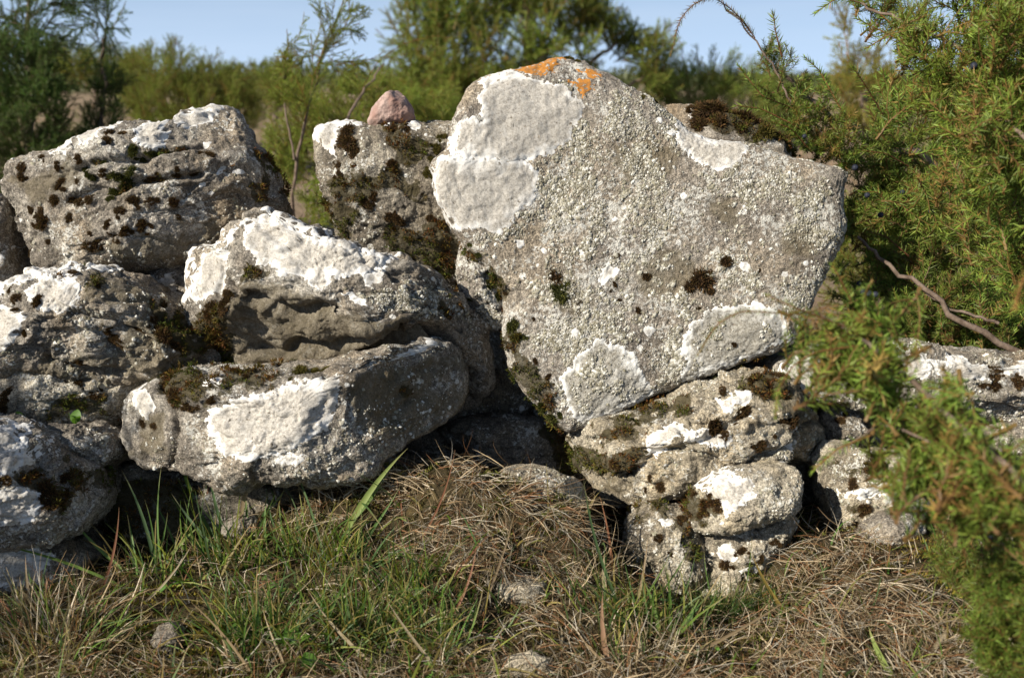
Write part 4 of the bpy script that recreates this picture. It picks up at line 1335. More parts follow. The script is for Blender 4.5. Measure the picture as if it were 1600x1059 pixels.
# rubble filler added inside the wall to block light, so the joints stay dark
for i, (pts, dd) in enumerate([
        ([(-80, 480), (200, 470), (230, 700), (-80, 760)], 1.84), ([(200, 470), (520, 470), (540, 760), (210, 760)], 1.83), ([(520, 470), (840, 470), (860, 760), (540, 760)], 1.86),
        ([(840, 500), (1130, 480), (1140, 840), (860, 840)], 1.86), ([(1120, 470), (1400, 560), (1420, 900), (1130, 880)], 1.80), ([(1380, 600), (1680, 610), (1700, 900), (1400, 900)], 1.80),
        ([(-80, 740), (220, 740), (240, 960), (-80, 980)], 1.72), ([(220, 750), (560, 750), (560, 930), (230, 940)], 1.76)]):
    build_stone('limestone_block', ['dark rubble stone deep in the wall behind the craggy left boulder', 'dark rubble stone deep in the wall behind the overhanging block',
                                    'dark rubble stone at the back of the deep central gap', 'dark rubble stone in the hole under the broad base stone',
                                    'dark rubble stone in the wall behind the squat pale stone', 'dark rubble stone in the wall at the right under the long slab',
                                    'dark rubble stone low behind the shaded corner boulder', 'dark rubble stone in the shade behind the tall green grass'][i],
                pts, dd, 0.08, 0.14, level=4, seed=90 + i, mat=M_BROWN, macro=0.02, meso=0.01, power=3.5, group='rubble inside the wall')
# loose stones lying in the turf in front
for pts, dd, lab, mt, sd_ in [
        ([(238, 1000), (250, 978), (268, 974), (284, 985), (286, 1008), (275, 1024), (250, 1024)], None, 'small grey pebble lying in the shaded moss at the lower left', M_ROCK, 101),
        ([(768, 915), (790, 903), (825, 900), (852, 910), (858, 930), (820, 938), (780, 935)], None, 'pale stone half buried in dead grass, centre of the foreground', M_PALE, 102),
        ([(775, 1050), (790, 1030), (830, 1020), (870, 1034), (885, 1060), (870, 1085), (790, 1085)], None, 'pale stone cut off by the bottom edge of the picture', M_PALE, 103),
        ([(345, 815), (370, 800), (400, 806), (408, 828), (380, 842), (350, 838)], None, 'bluish stone in shadow behind the tall grass blades', M_ROCK, 106)]:
    pm = np.array(pts).mean(axis=0)
    hp, ok = ground_hit([pm[0]], [pm[1] + 2])
    dd = float((hp[0] - C_POS) @ C_FWD)
    build_stone('stone', lab, pts, dd, 0.02, 0.03, level=4, power=2.3, crag=0.001, seed=sd_, mat=mt, macro=0.003, meso=0.002, micro=0.0008, group='loose stones')
# ------------------------------------------------------------------ turf: moss, dead grass, green grass
def in_any(u, v, polys, soft=25):
    P = np.stack([u, v], 1)
    m = np.full(len(P), -1e9)
    for q in polys:
        m = np.maximum(m, poly_sdf(P, q))
    return smooth(m, -soft, soft)


HUMP = [(440, 800), (520, 755), (640, 722), (700, 712), (800, 727), (900, 762), (935, 820), (950, 880), (930, 930), (800, 925), (700, 905), (600, 880), (470, 840)]
MOUND = [(1215, 970), (1255, 890), (1330, 850), (1400, 890), (1460, 950), (1490, 1070), (1180, 1070)]
GREEN = [(190, 925), (330, 880), (440, 840), (500, 830), (600, 870), (700, 900), (740, 960), (700, 1070), (330, 1070), (330, 960), (200, 930)]
GREEN2 = [(960, 930), (1080, 900), (1200, 920), (1230, 990), (1100, 1010), (960, 990)]
MOSSY = [(150, 930), (260, 900), (360, 930), (380, 1000), (300, 1050), (180, 1010)]
MOSSY2 = [(1380, 830), (1500, 840), (1560, 930), (1480, 1000), (1400, 930)]


def scatter(n, v0=705, v1=1180):
    u = RNG.uniform(-180, 1780, n)
    v = RNG.uniform(v0, v1, n)
    P, ok = ground_hit(u, v)
    return u[ok], v[ok], P[ok]


def rnd_dirs(n, up):
    a = RNG.uniform(0, 2 * math.pi, n)
    z = up
    return np.stack([np.cos(a), np.sin(a), z], 1)


# low moss over the soil
u, v, P = scatter(95000)
cl = fbm(P, 16, 4, 0.6)
k = cl + 0.5 * in_any(u, v, [MOSSY, MOSSY2]) > -0.15
P, u, v, cl = P[k], u[k], v[k], cl[k]
n = len(P)
P = P + np.stack([0 * cl, 0 * cl, 0.012 * np.clip(cl, 0, 1.2)], 1)
d = np.stack([RNG.normal(0, .6, n), RNG.normal(0, .6, n), np.ones(n)], 1)
V, F, idx = kites(P, d, RNG.uniform(.004, .011, n), RNG.uniform(.0014, .0032, n))
w_ = smooth(fbm(P, 7, 3), -0.35, 0.35)[:, None]
yel = in_any(u, v, [MOSSY, MOSSY2])[:, None]
c = (1 - w_) * np.array([0.085, 0.07, 0.025]) + w_ * np.array([0.13, 0.135, 0.028])
c = c * (1 - 0.6 * yel) + 0.6 * yel * np.array([0.26, 0.20, 0.03])
red = (RNG.random(n) < 0.14)[:, None]
c = np.where(red, np.array([0.11, 0.05, 0.022]), c) * RNG.uniform(0.6, 1.5, (n, 1))
tag(link('ground_moss', new_mesh('ground_moss', V, F, M_MOSS, False, {'col': c[idx]})), kind='stuff')

STRAW = np.array([(0.42, 0.33, 0.21), (0.26, 0.18, 0.10), (0.60, 0.51, 0.38), (0.14, 0.09, 0.05), (0.48, 0.37, 0.23), (0.44, 0.40, 0.33), (0.27, 0.13, 0.06)])
GRN = np.array([(0.08, 0.16, 0.025), (0.13, 0.21, 0.035), (0.06, 0.12, 0.035), (0.22, 0.25, 0.05), (0.11, 0.17, 0.06), (0.24, 0.19, 0.06)])


def blade_object(name, P0, d, ln, wd, bend, cols, mat, segs=4, curl=0.05, tips=None, parent=None, stuff=True, tip=0.12):
    V, F, idx, T = ribbons(P0, d, ln, wd, bend, segs, curl, tip=tip)
    c = cols[idx]
    if tips is not None:
        t = np.clip((T - 0.55) / 0.45, 0, 1)[:, None] * tips[idx][:, None]
        c = c * (1 - t) + t * np.array([0.40, 0.28, 0.14])
    o = link(name, new_mesh(name, V, F, mat, True, {'col': c}), parent)
    if stuff:
        o['kind'] = 'stuff'
    return o


# matted dead grass
u, v, P = scatter(46000, 708, 1150)
w_ = 0.9 * in_any(u, v, [HUMP], 18) + 0.85 * in_any(u, v, [MOUND], 25) + 0.26 + 0.25 * (v > 930) - 0.45 * in_any(u, v, [MOSSY, MOSSY2], 10) - 0.12 * in_any(u, v, [GREEN])
w_ *= 0.55 + 0.6 * smooth(fbm(P, 9, 3), -0.4, 0.2)
k = RNG.random(len(u)) < w_
u, v, P = u[k], v[k], P[k]
n = len(P)
az = 2.2 * fbm(P, 5, 2) * math.pi + RNG.normal(0, 0.8, n)
d = np.stack([np.cos(az), np.sin(az) * 0.8, RNG.uniform(0.05, 0.75, n)], 1)
P2 = P + np.stack([np.zeros(n), np.zeros(n), RNG.uniform(0.0, 0.018, n)], 1)
ln = RNG.uniform(0.02, 0.075, n)
c = STRAW[RNG.integers(0, len(STRAW), n)] * RNG.uniform(0.55, 1.15, (n, 1))
blade_object('dead_grass', P2, d, ln, RNG.uniform(0.0007, 0.0015, n), RNG.uniform(0.5, 1.5, n), c, M_DRY, 5, 0.16)

# upright dry stems and red-brown old blades between the green
u, v, P = scatter(5200, 780, 1170)
k = RNG.random(len(u)) < (0.75 - 0.45 * in_any(u, v, [HUMP, MOUND]))
P = P[k]
n = len(P)
d = np.stack([RNG.normal(0, .45, n), RNG.normal(0, .45, n), np.ones(n)], 1)
c = STRAW[RNG.integers(0, len(STRAW), n)] * RNG.uniform(0.6, 1.2, (n, 1))
blade_object('dry_stems', P, d, RNG.uniform(0.02, 0.06, n), RNG.uniform(0.0009, 0.0018, n), RNG.uniform(0.1, 0.9, n), c, M_DRY, 5, 0.07)

# short green grass
u, v, P = scatter(20000, 790, 1170)
w_ = 0.2 * in_any(u, v, [GREEN], 40) + 0.16 * in_any(u, v, [GREEN2], 20) + 0.05
w_ *= 0.25 + 1.1 * smooth(fbm(P, 11, 3), -0.35, 0.35)
k = RNG.random(len(u)) < w_
P = P[k]
n = len(P)
d = np.stack([RNG.normal(0, .42, n), RNG.normal(0, .42, n), np.ones(n)], 1)
ln = RNG.uniform(0.025, 0.085, n) * RNG.uniform(0.6, 1.35, n)
c = GRN[RNG.integers(0, len(GRN), n)] * RNG.uniform(0.7, 1.3, (n, 1))
blade_object('short_grass', P, d, ln, RNG.uniform(0.0018, 0.0044, n), RNG.uniform(0.3, 2.2, n), c, M_GRASS, 5, 0.06, tips=(RNG.random(n) < 0.4).astype(float))


def hero_blade(root_px, tip_px, width, col, parent, inv, toward=0.02, sag=0.12):
    """one long blade from where it roots to where its tip hangs"""
    P0, ok = ground_hit([root_px[0]], [root_px[1]])
    P0 = P0[0] - np.array([0, 0, 0.004])
    D0 = float((P0 - C_POS) @ C_FWD)
    P1 = at(tip_px[0], tip_px[1], D0 + toward)
    m = (P0 + P1) / 2
    side = np.cross(P1 - P0, C_FWD)
    m = m + side / (np.linalg.norm(side) + 1e-9) * np.linalg.norm(P1 - P0) * sag * random.uniform(0.4, 1.0) * (1 if random.random() < 0.5 else -1)
    S_ = 9
    t = np.linspace(0, 1, S_)[:, None]
    pts = (1 - t) ** 2 * P0 + 2 * t * (1 - t) * m + t ** 2 * P1
    tan = np.gradient(pts, axis=0)
    tw = random.uniform(-0.6, 0.6)
    sd_ = np.cross(tan, C_FWD + np.array([tw, 0, tw]))
    sd_ /= np.linalg.norm(sd_, axis=1)[:, None]
    nn = np.cross(sd_, tan)
    nn /= np.linalg.norm(nn, axis=1)[:, None]
    w = (1.35 * width * (0.75 + 0.5 * np.sin(np.pi * t[:, 0] ** 0.7)) * (1 - t[:, 0] ** 3) * 0.5 + 0.0001)[:, None]
    V = np.stack([pts - sd_ * w, pts + nn * w * 0.35, pts + sd_ * w], 1).reshape(-1, 3)
    F = []
    for i in range(S_ - 1):
        a = i * 3
        F += [(a, a + 1, a + 4, a + 3), (a + 1, a + 2, a + 5, a + 4)]
    tt = np.repeat(t[:, 0], 3)[:, None]
    c = np.array(col) * (1 - 0.5 * smooth(tt, 0.75, 1.0)) + 0.5 * smooth(tt, 0.75, 1.0) * np.array([0.35, 0.22, 0.12])
    V = (V - inv)
    link('blade', new_mesh('blade', V, np.array(F), M_GRASS, True, {'col': c}), parent)


G1, G2, G3, G4 = (0.10, 0.18, 0.035), (0.16, 0.25, 0.06), (0.09, 0.15, 0.06), (0.26, 0.33, 0.09)
RD, BRN, STR = (0.24, 0.10, 0.05), (0.30, 0.22, 0.13), (0.42, 0.34, 0.22)
TUSSOCKS = [
    ('grass tussock with long arching blades in front of the dark hollow at the lower left', (232, 905), 34, 22, (0.03, 0.085), 0, 0.0022,
     [((254, 895), (252, 728), .0022, G1), ((244, 895), (190, 734), .0030, G3), ((206, 917), (-30, 846), .0038, G2), ((212, 895), (97, 786), .0026, G2),
      ((217, 893), (149, 866), .0022, STR), ((158, 926), (186, 792), .0022, RD), ((258, 880), (315, 819), .0032, G4), ((240, 900), (226, 780), .0018, G1), ((232, 902), (262, 800), .002, G1)]),
    ('tall dark green grass tussock below the left half of the long low slab', (345, 878), 64, 30, (0.03, 0.10), 0, 0.0026,
     [((336, 845), (276, 697), .0046, G1), ((295, 845), (339, 700), .0012, RD), ((357, 850), (325, 727), .0030, G3), ((372, 845), (421, 645), .0036, BRN), ((383, 850), (383, 771), .003, G1),
      ((350, 870), (268, 771), .003, G3), ((300, 865), (287, 778), .0022, G2), ((280, 870), (236, 775), .0018, G1), ((290, 870), (300, 760), .002, G1), ((356, 840), (405, 690), .0016, STR)]),
    ('grass tussock with one curved brown-tipped blade in front of the long low slab', (465, 868), 90, 34, (0.03, 0.08), 0, 0.0024,
     [((508, 880), (440, 690), .0032, G3), ((415, 850), (417, 775), .0030, G1), ((452, 880), (436, 780), .0032, G1), ((400, 850), (388, 806), .004, BRN), ((480, 870), (541, 781), .0028, G2), ((440, 870), (480, 775), .0018, G1)]),
    ('tuft with the widest bright blades leaning right over the dead grass hump', (520, 880), 70, 30, (0.03, 0.075), 0, 0.0024,
     [((528, 850), (637, 700), .0056, G4), ((538, 812), (612, 726), .0046, G2), ((530, 880), (625, 760), .003, G1), ((535, 780), (593, 700), .0022, BRN), ((545, 880), (580, 800), .0028, G1)]),
    ('thin reddish flower stalks standing in the green grass beside the hump', (640, 925), 60, 30, (0.03, 0.08), 0, 0.002,
     [((650, 850), (711, 702), .0016, RD), ((630, 830), (617, 735), .0014, RD), ((700, 960), (745, 850), .0020, RD), ((745, 960), (806, 790), .0022, BRN), ((560, 900), (780, 795), .002, G3), ((680, 930), (770, 830), .0016, RD)]),
    ('pair of tall thin dark stems rising before the black hole on the right', (968, 965), 60, 20, (0.03, 0.08), 0, 0.0018,
     [((972, 955), (911, 742), .0030, G3), ((958, 900), (937, 775), .0026, RD), ((990, 960), (1012, 840), .0022, BRN), ((980, 965), (1050, 860), .0018, G2), ((1000, 960), (1080, 850), .0014, G1), ((948, 935), (944, 865), .0036, STR)]),
    ('dense tuft of fine dark fescue under the cream rock on the right', (1130, 962), 380, 30, (0.025, 0.055), 1, 0.0010,
     [((1150, 960), (1175, 840), .0012, G1), ((1120, 955), (1100, 860), .0012, G1), ((1090, 955), (1060, 880), .0012, G1)]),
    ('lone orange-green stem curving up right of the fescue tuft', (1225, 962), 24, 16, (0.02, 0.05), 0, 0.0015,
     [((1234, 956), (1174, 862), .0036, (0.28, 0.20, 0.05)), ((1218, 982), (1234, 958), .003, STR)]),
    ('clump of pale straw and old blades in the bottom left corner', (75, 1010), 420, 75, (0.03, 0.085), 2, 0.0016,
     [((52, 955), (40, 866), .0022, BRN), ((75, 955), (74, 893), .0022, RD), ((125, 950), (130, 873), .0018, BRN), ((60, 990), (-20, 905), .0030, RD), ((33, 960), (30, 900), .0018, STR), ((215, 950), (300, 850), .0018, STR), ((150, 985), (125, 905), .0022, STR)]),
    ('green and straw tuft at the bottom, right of the moss with the pebble', (400, 1000), 150, 45, (0.03, 0.075), 0, 0.0022,
     [((400, 1059), (298, 940), .0040, BRN), ((360, 1040), (333, 960), .0026, BRN), ((450, 1050), (410, 950), .0022, STR), ((350, 1010), (330, 1059), .002, STR)]),
    ('grass tuft at the bottom in the middle of the green patch', (560, 990), 150, 45, (0.03, 0.08), 0, 0.0024,
     [((600, 1040), (480, 920), .0026, STR), ((500, 1000), (560, 880), .0028, G1), ((610, 1000), (640, 900), .0026, G2), ((560, 1010), (530, 900), .0028, G1)]),
    ('dry stalks leaning at the bottom, below the right end of the hump', (1000, 1035), 110, 45, (0.03, 0.07), 2, 0.0016,
     [((874, 1030), (876, 975), .0026, STR), ((955, 1050), (942, 925), .0042, (0.34, 0.2, 0.12)), ((985, 1059), (900, 985), .0036, BRN), ((1030, 1010), (1100, 920), .0024, G2), ((1010, 1050), (1240, 930), .003, BRN)]),
    ('tall green clump right of the dry stalks in the foreground', (1040, 985), 40, 30, (0.03, 0.09), 0, 0.0026, [((1045, 1000), (1040, 880), .003, G1), ((1030, 1000), (1002, 900), .003, G2)]),
    ('sparse pale stalks crossing in the bottom right by the dark juniper', (1420, 1040), 60, 45, (0.03, 0.07), 2, 0.0016,
     [((1435, 1059), (1505, 955), .0038, STR), ((1400, 1059), (1357, 978), .0052, G4), ((1480, 1020), (1464, 950), .0018, STR), ((1560, 1000), (1700, 1020), .003, STR)]),
    ('green tuft among the blades between the two green clumps', (660, 1010), 130, 40, (0.02, 0.07), 0, 0.0022, [((690, 1050), (600, 930), .0022, STR)]),
]
for lab, (ru, rv), nb, sp, (l0, l1), kind, wd, heroes in TUSSOCKS:
    P0, ok = ground_hit([ru], [rv])
    root = bpy.data.objects.new('grass_tussock', None)
    COL.objects.link(root)
    root.location = P0[0]
    root.empty_display_size = 0.03
    tag(root, lab, 'grass tuft', 'grass tussocks in front of the wall')
    inv = P0[0]
    nb = int(nb * (1.0 if kind == 1 else 1.3))
    l0, l1, wd = l0 * 1.1, l1 * 1.35, wd * (1.0 if kind == 1 else 1.25)
    uu = ru + RNG.normal(0, sp, nb)
    vv = rv + RNG.normal(0, sp * 0.35, nb)
    PP, ok = ground_hit(uu, vv)
    PP = PP[ok]
    nb = len(PP)
    off = (PP - inv)
    d = np.stack([off[:, 0] * 9 + RNG.normal(0, .22, nb), off[:, 1] * 6 + RNG.normal(0, .22, nb), np.ones(nb)], 1)
    if kind == 2:
        c = np.where(RNG.random((nb, 1)) < 0.7, STRAW[RNG.integers(0, len(STRAW), nb)], GRN[RNG.integers(0, len(GRN), nb)])
    else:
        c = GRN[RNG.integers(0, 3 if kind == 1 else len(GRN), nb)] * (0.6 if kind == 1 else 1.0)
    c = c * RNG.uniform(0.7, 1.3, (nb, 1))
    blade_object('tuft', PP - inv - np.array([0, 0, .003]), d, RNG.uniform(l0, l1, nb), RNG.uniform(.7, 1.25, nb) * wd, RNG.uniform(0.1, 1.1, nb), c,
                 M_DRY if kind == 2 else M_GRASS, 6, 0.05, tips=(RNG.random(nb) < 0.35).astype(float), parent=root)
    for (rp, tp, w, col) in heroes:
        hero_blade(rp, tp, w, col, root, inv)


# small broad weed leaves low between the blades
u, v, P = scatter(2600, 850, 1170)
w_ = 0.5 * in_any(u, v, [GREEN], 40) + 0.05
w_ *= smooth(fbm(P, 14, 3, off=8), -0.1, 0.4)
k = RNG.random(len(u)) < w_
P = P[k]
n = len(P)
sd_n = RNG.normal(size=(n, 3)) * np.array([1, 1, 0.15])
d = np.stack([RNG.normal(0, 1, n), RNG.normal(0, 1, n), RNG.uniform(0.2, 0.9, n)], 1)
V, F, idx = kites(P + np.array([0, 0, 0.006]), d, RNG.uniform(.008, .020, n), RNG.uniform(.006, .011, n), side=np.cross(d, np.array([0, 0, 1.0])) + 0.3 * sd_n)
c = np.array([(0.09, 0.20, 0.03)]) * RNG.uniform(.7, 1.5, (n, 1))
tag(link('weed_leaves', new_mesh('weed_leaves', V, F, M_GRASS, False, {'col': c[idx]})), kind='stuff')


# small round-leaved plants
def leaf_mesh(name, L_, W_, fold=0.25, n=8):
    t = np.linspace(0, 1, n)
    w = W_ * 0.5 * np.sin(np.pi * t ** 0.75) ** 0.7 + 0.0002
    z = 0.25 * L_ * np.sin(t * 1.8)
    V = np.stack([np.stack([-w, t * L_, z + w * fold], 1), np.stack([0 * t, t * L_, z], 1), np.stack([w, t * L_, z + w * fold], 1)], 1).reshape(-1, 3)
    F = []
    for i in range(n - 1):
        a = 3 * i
        F += [(a, a + 1, a + 4, a + 3), (a + 1, a + 2, a + 5, a + 4)]
    return new_mesh(name, V, np.array(F), M_GRASS, True, {'col': np.tile([0.10, 0.20, 0.03], (len(V), 1)) * RNG.uniform(.85, 1.15, (len(V), 1))})


LEAF = leaf_mesh('leaf', 0.020, 0.015)
for (pu, pv, D_, ls, lab) in [
        (118, 662, 1.50, [(0, 1.1, 60), (2.3, 1.0, 70), (4.1, 0.9, 55)], 'small bright green leaves sprouting above the little grey stone on the left'),
        (30, 660, 1.50, [(0.5, 0.9, 60), (2.8, 0.8, 60)], 'single pale green leaf pair above the shaded corner boulder'),
        (458, 1018, None, [(0.2, 1.5, 35), (1.9, 1.3, 30), (3.3, 1.2, 40), (4.8, 1.4, 30)], 'broad-leaved rosette in the grass near the bottom edge'),
        (370, 1014, None, [(0.2, 1.2, 40), (2.2, 1.2, 30), (4.2, 1.1, 35)], 'small rosette of oval leaves left of the broad-leaved one'),
        (488, 1056, None, [(0.6, 1.2, 30), (2.6, 1.1, 35)], 'leaf pair cut by the bottom edge of the picture')]:
    if D_ is None:
        pp, _ = ground_hit([pu], [pv])
        p = pp[0] + np.array([0, 0, 0.008])
    else:
        p = at(pu, pv, D_)
    r_ = bpy.data.objects.new('small_plant', None)
    COL.objects.link(r_)
    r_.location = p
    tag(r_, lab, 'plant')
    for (az, sc, tilt) in ls:
        o = link('leaf', LEAF, r_)
        o.rotation_euler = (math.radians(tilt * 0.7), 0, az)
        o.scale = (sc,) * 3

# ------------------------------------------------------------------ junipers


def needle_cloud(paths, r, nl=0.0115, nw=0.0013, step=0.0028, brown=0.06, pal=None):
    """whorls of three needles along paths; path = (points, tip_young)"""
    Ps, Ds, Ls, Cs = [], [], [], []
    for pts in paths:
        pts = np.asarray(pts, float)
        seg = np.linalg.norm(np.diff(pts, axis=0), axis=1)
        tot = seg.sum()
        m = max(3, int(tot / step))
        s = np.linspace(0.04, 1, m) * tot
        cum = np.concatenate([[0], np.cumsum(seg)])
        pos = np.stack([np.interp(s, cum, pts[:, a]) for a in range(3)], 1)
        tan = np.gradient(pos, axis=0)
        tan /= np.linalg.norm(tan, axis=1)[:, None] + 1e-9
        ref = np.array([0.31, 0.52, 0.79])
        a = np.cross(tan, ref)
        a /= np.linalg.norm(a, axis=1)[:, None] + 1e-9
        b = np.cross(tan, a)
        dead = r.random() < brown
        for k in range(3):
            ph = np.arange(m) * 1.05 + k * 2.094 + r.normal(0, .25, m)
            rad = a * np.cos(ph)[:, None] + b * np.sin(ph)[:, None]
            t = s / tot
            open_ = 0.95 - 0.55 * smooth(t, 0.75, 1.0) + r.normal(0, .14, m)
            d = tan * np.cos(open_)[:, None] + rad * np.sin(open_)[:, None]
            l = nl * r.uniform(0.75, 1.15, m) * (1 - 0.35 * smooth(t, 0.85, 1.0))
            Ps.append(pos)
            Ds.append(d)
            Ls.append(l)
            g = np.array([0.105, 0.135, 0.028]) * (1 - t[:, None]) + np.array([0.235, 0.255, 0.055]) * t[:, None]
            g = g * r.uniform(0.65, 1.35, (m, 1))
            bl = (r.random(m) < (0.8 if dead else 0.05))[:, None]
            g = np.where(bl, np.array([0.30, 0.15, 0.06]) * r.uniform(0.6, 1.2, (m, 1)), g)
            Cs.append(g)
    P_, D_, L_, C_ = map(np.concatenate, (Ps, Ds, Ls, Cs))
    V, F, idx = kites(P_, D_, L_, np.full(len(P_), nw), rng=r)
    # give every needle its broad base
    V = V.reshape(-1, 4, 3)
    mid = (V[:, 1] + V[:, 3]) / 2
    shift = (V[:, 0] - mid) * 0.45
    V[:, 1] += shift
    V[:, 3] += shift
    return V.reshape(-1, 3), F, C_[idx]


def twig_tube(pts, r0, r1, col, sides=4):
    V, F = tube(pts, np.linspace(r0, r1, len(pts)), sides)
    return V, F, np.tile(col, (len(V), 1))


def bough_mesh(name, seed, L_=0.17, nside=12, brown=0.07, spread=0.75, nl=0.0115, sub=True, nw=0.0013, step=0.0028):
    r = np.random.default_rng(seed)
    t = np.linspace(0, 1, 8)[:, None]
    bend = r.normal(0, 0.10, 3) * np.array([1, 1, 0])
    main = np.concatenate([np.zeros((8, 2)), t * L_], 1) + bend * t ** 2 * L_ * 2.2 + r.normal(0, .0015, (8, 3))
    paths = [main]
    for i in range(nside):
        f = 0.08 + 0.85 * (i + r.random()) / nside
        p0 = np.array([np.interp(f, t[:, 0], main[:, a]) for a in range(3)])
        az = i * 2.4 + r.normal(0, .3)
        out_ = np.array([math.cos(az), math.sin(az), 0])
        ln = L_ * (0.42 * (1 - f) + 0.16) * r.uniform(.7, 1.25)
        tt = np.linspace(0, 1, 5)[:, None]
        dr = out_ * spread + np.array([0, 0, 0.7])
        dr /= np.linalg.norm(dr)
        pth = p0 + dr * tt * ln + np.array([0, 0, 0.35]) * ln * tt ** 2 + r.normal(0, .001, (5, 3))
        paths.append(pth)
        if sub and ln > 0.04:
            for j in range(2):
                g = 0.3 + 0.4 * j
                q0 = np.array([np.interp(g, tt[:, 0], pth[:, a]) for a in range(3)])
                dj = dr + r.normal(0, .6, 3)
                dj /= np.linalg.norm(dj)
                paths.append(q0 + dj * np.linspace(0, 1, 4)[:, None] * ln * 0.45)
    parts = [needle_cloud(paths, r, brown=brown, nl=nl, nw=nw, step=step)]
    for i, p in enumerate(paths):
        parts.append(twig_tube(p, 0.0022 if i == 0 else 0.0011, 0.0006, (0.20, 0.10, 0.045)))
    V, F, C_ = joinvf(parts)
    return new_mesh(name, V, F, M_NEEDLE, False, {'col': C_})


BOUGHS = [bough_mesh('juniper sprig %d' % i, 200 + i) for i in range(6)]
LONG = [bough_mesh('long juniper sprig %d' % i, 230 + i, L_=0.24, nside=11, spread=0.5) for i in range(3)]
FORE = [bough_mesh('nearest juniper sprig %d' % i, 270 + i, L_=0.060, nside=6, nl=0.0125, nw=0.0015, step=0.0032, brown=0.05) for i in range(6)]
NEAR = [bough_mesh('near juniper sprig %d' % i, 250 + i, L_=0.10, nside=7, nl=0.0165, nw=0.0018, step=0.0040, brown=0.09) for i in range(7)]
DEADB = [bough_mesh('dead juniper sprig', 240, L_=0.07, nside=4, brown=1.0, nl=0.015, nw=0.0018, step=0.004)]
BERRY_V, BERRY_F = ico(2)
BERRY = new_mesh('berry', BERRY_V * 0.0042 * (1 + 0.03 * fbm(BERRY_V, 3, 2))[:, None], BERRY_F, M_BERRY)


def poly_points(poly, n, rg):
    poly = np.array(poly, float)
    lo, hi = poly.min(0), poly.max(0)
    P = rg.uniform(lo, hi, (n * 6, 2))
    sd = poly_sdf(P, poly)
    k = sd > 0
    return P[k][:n], sd[k][:n]


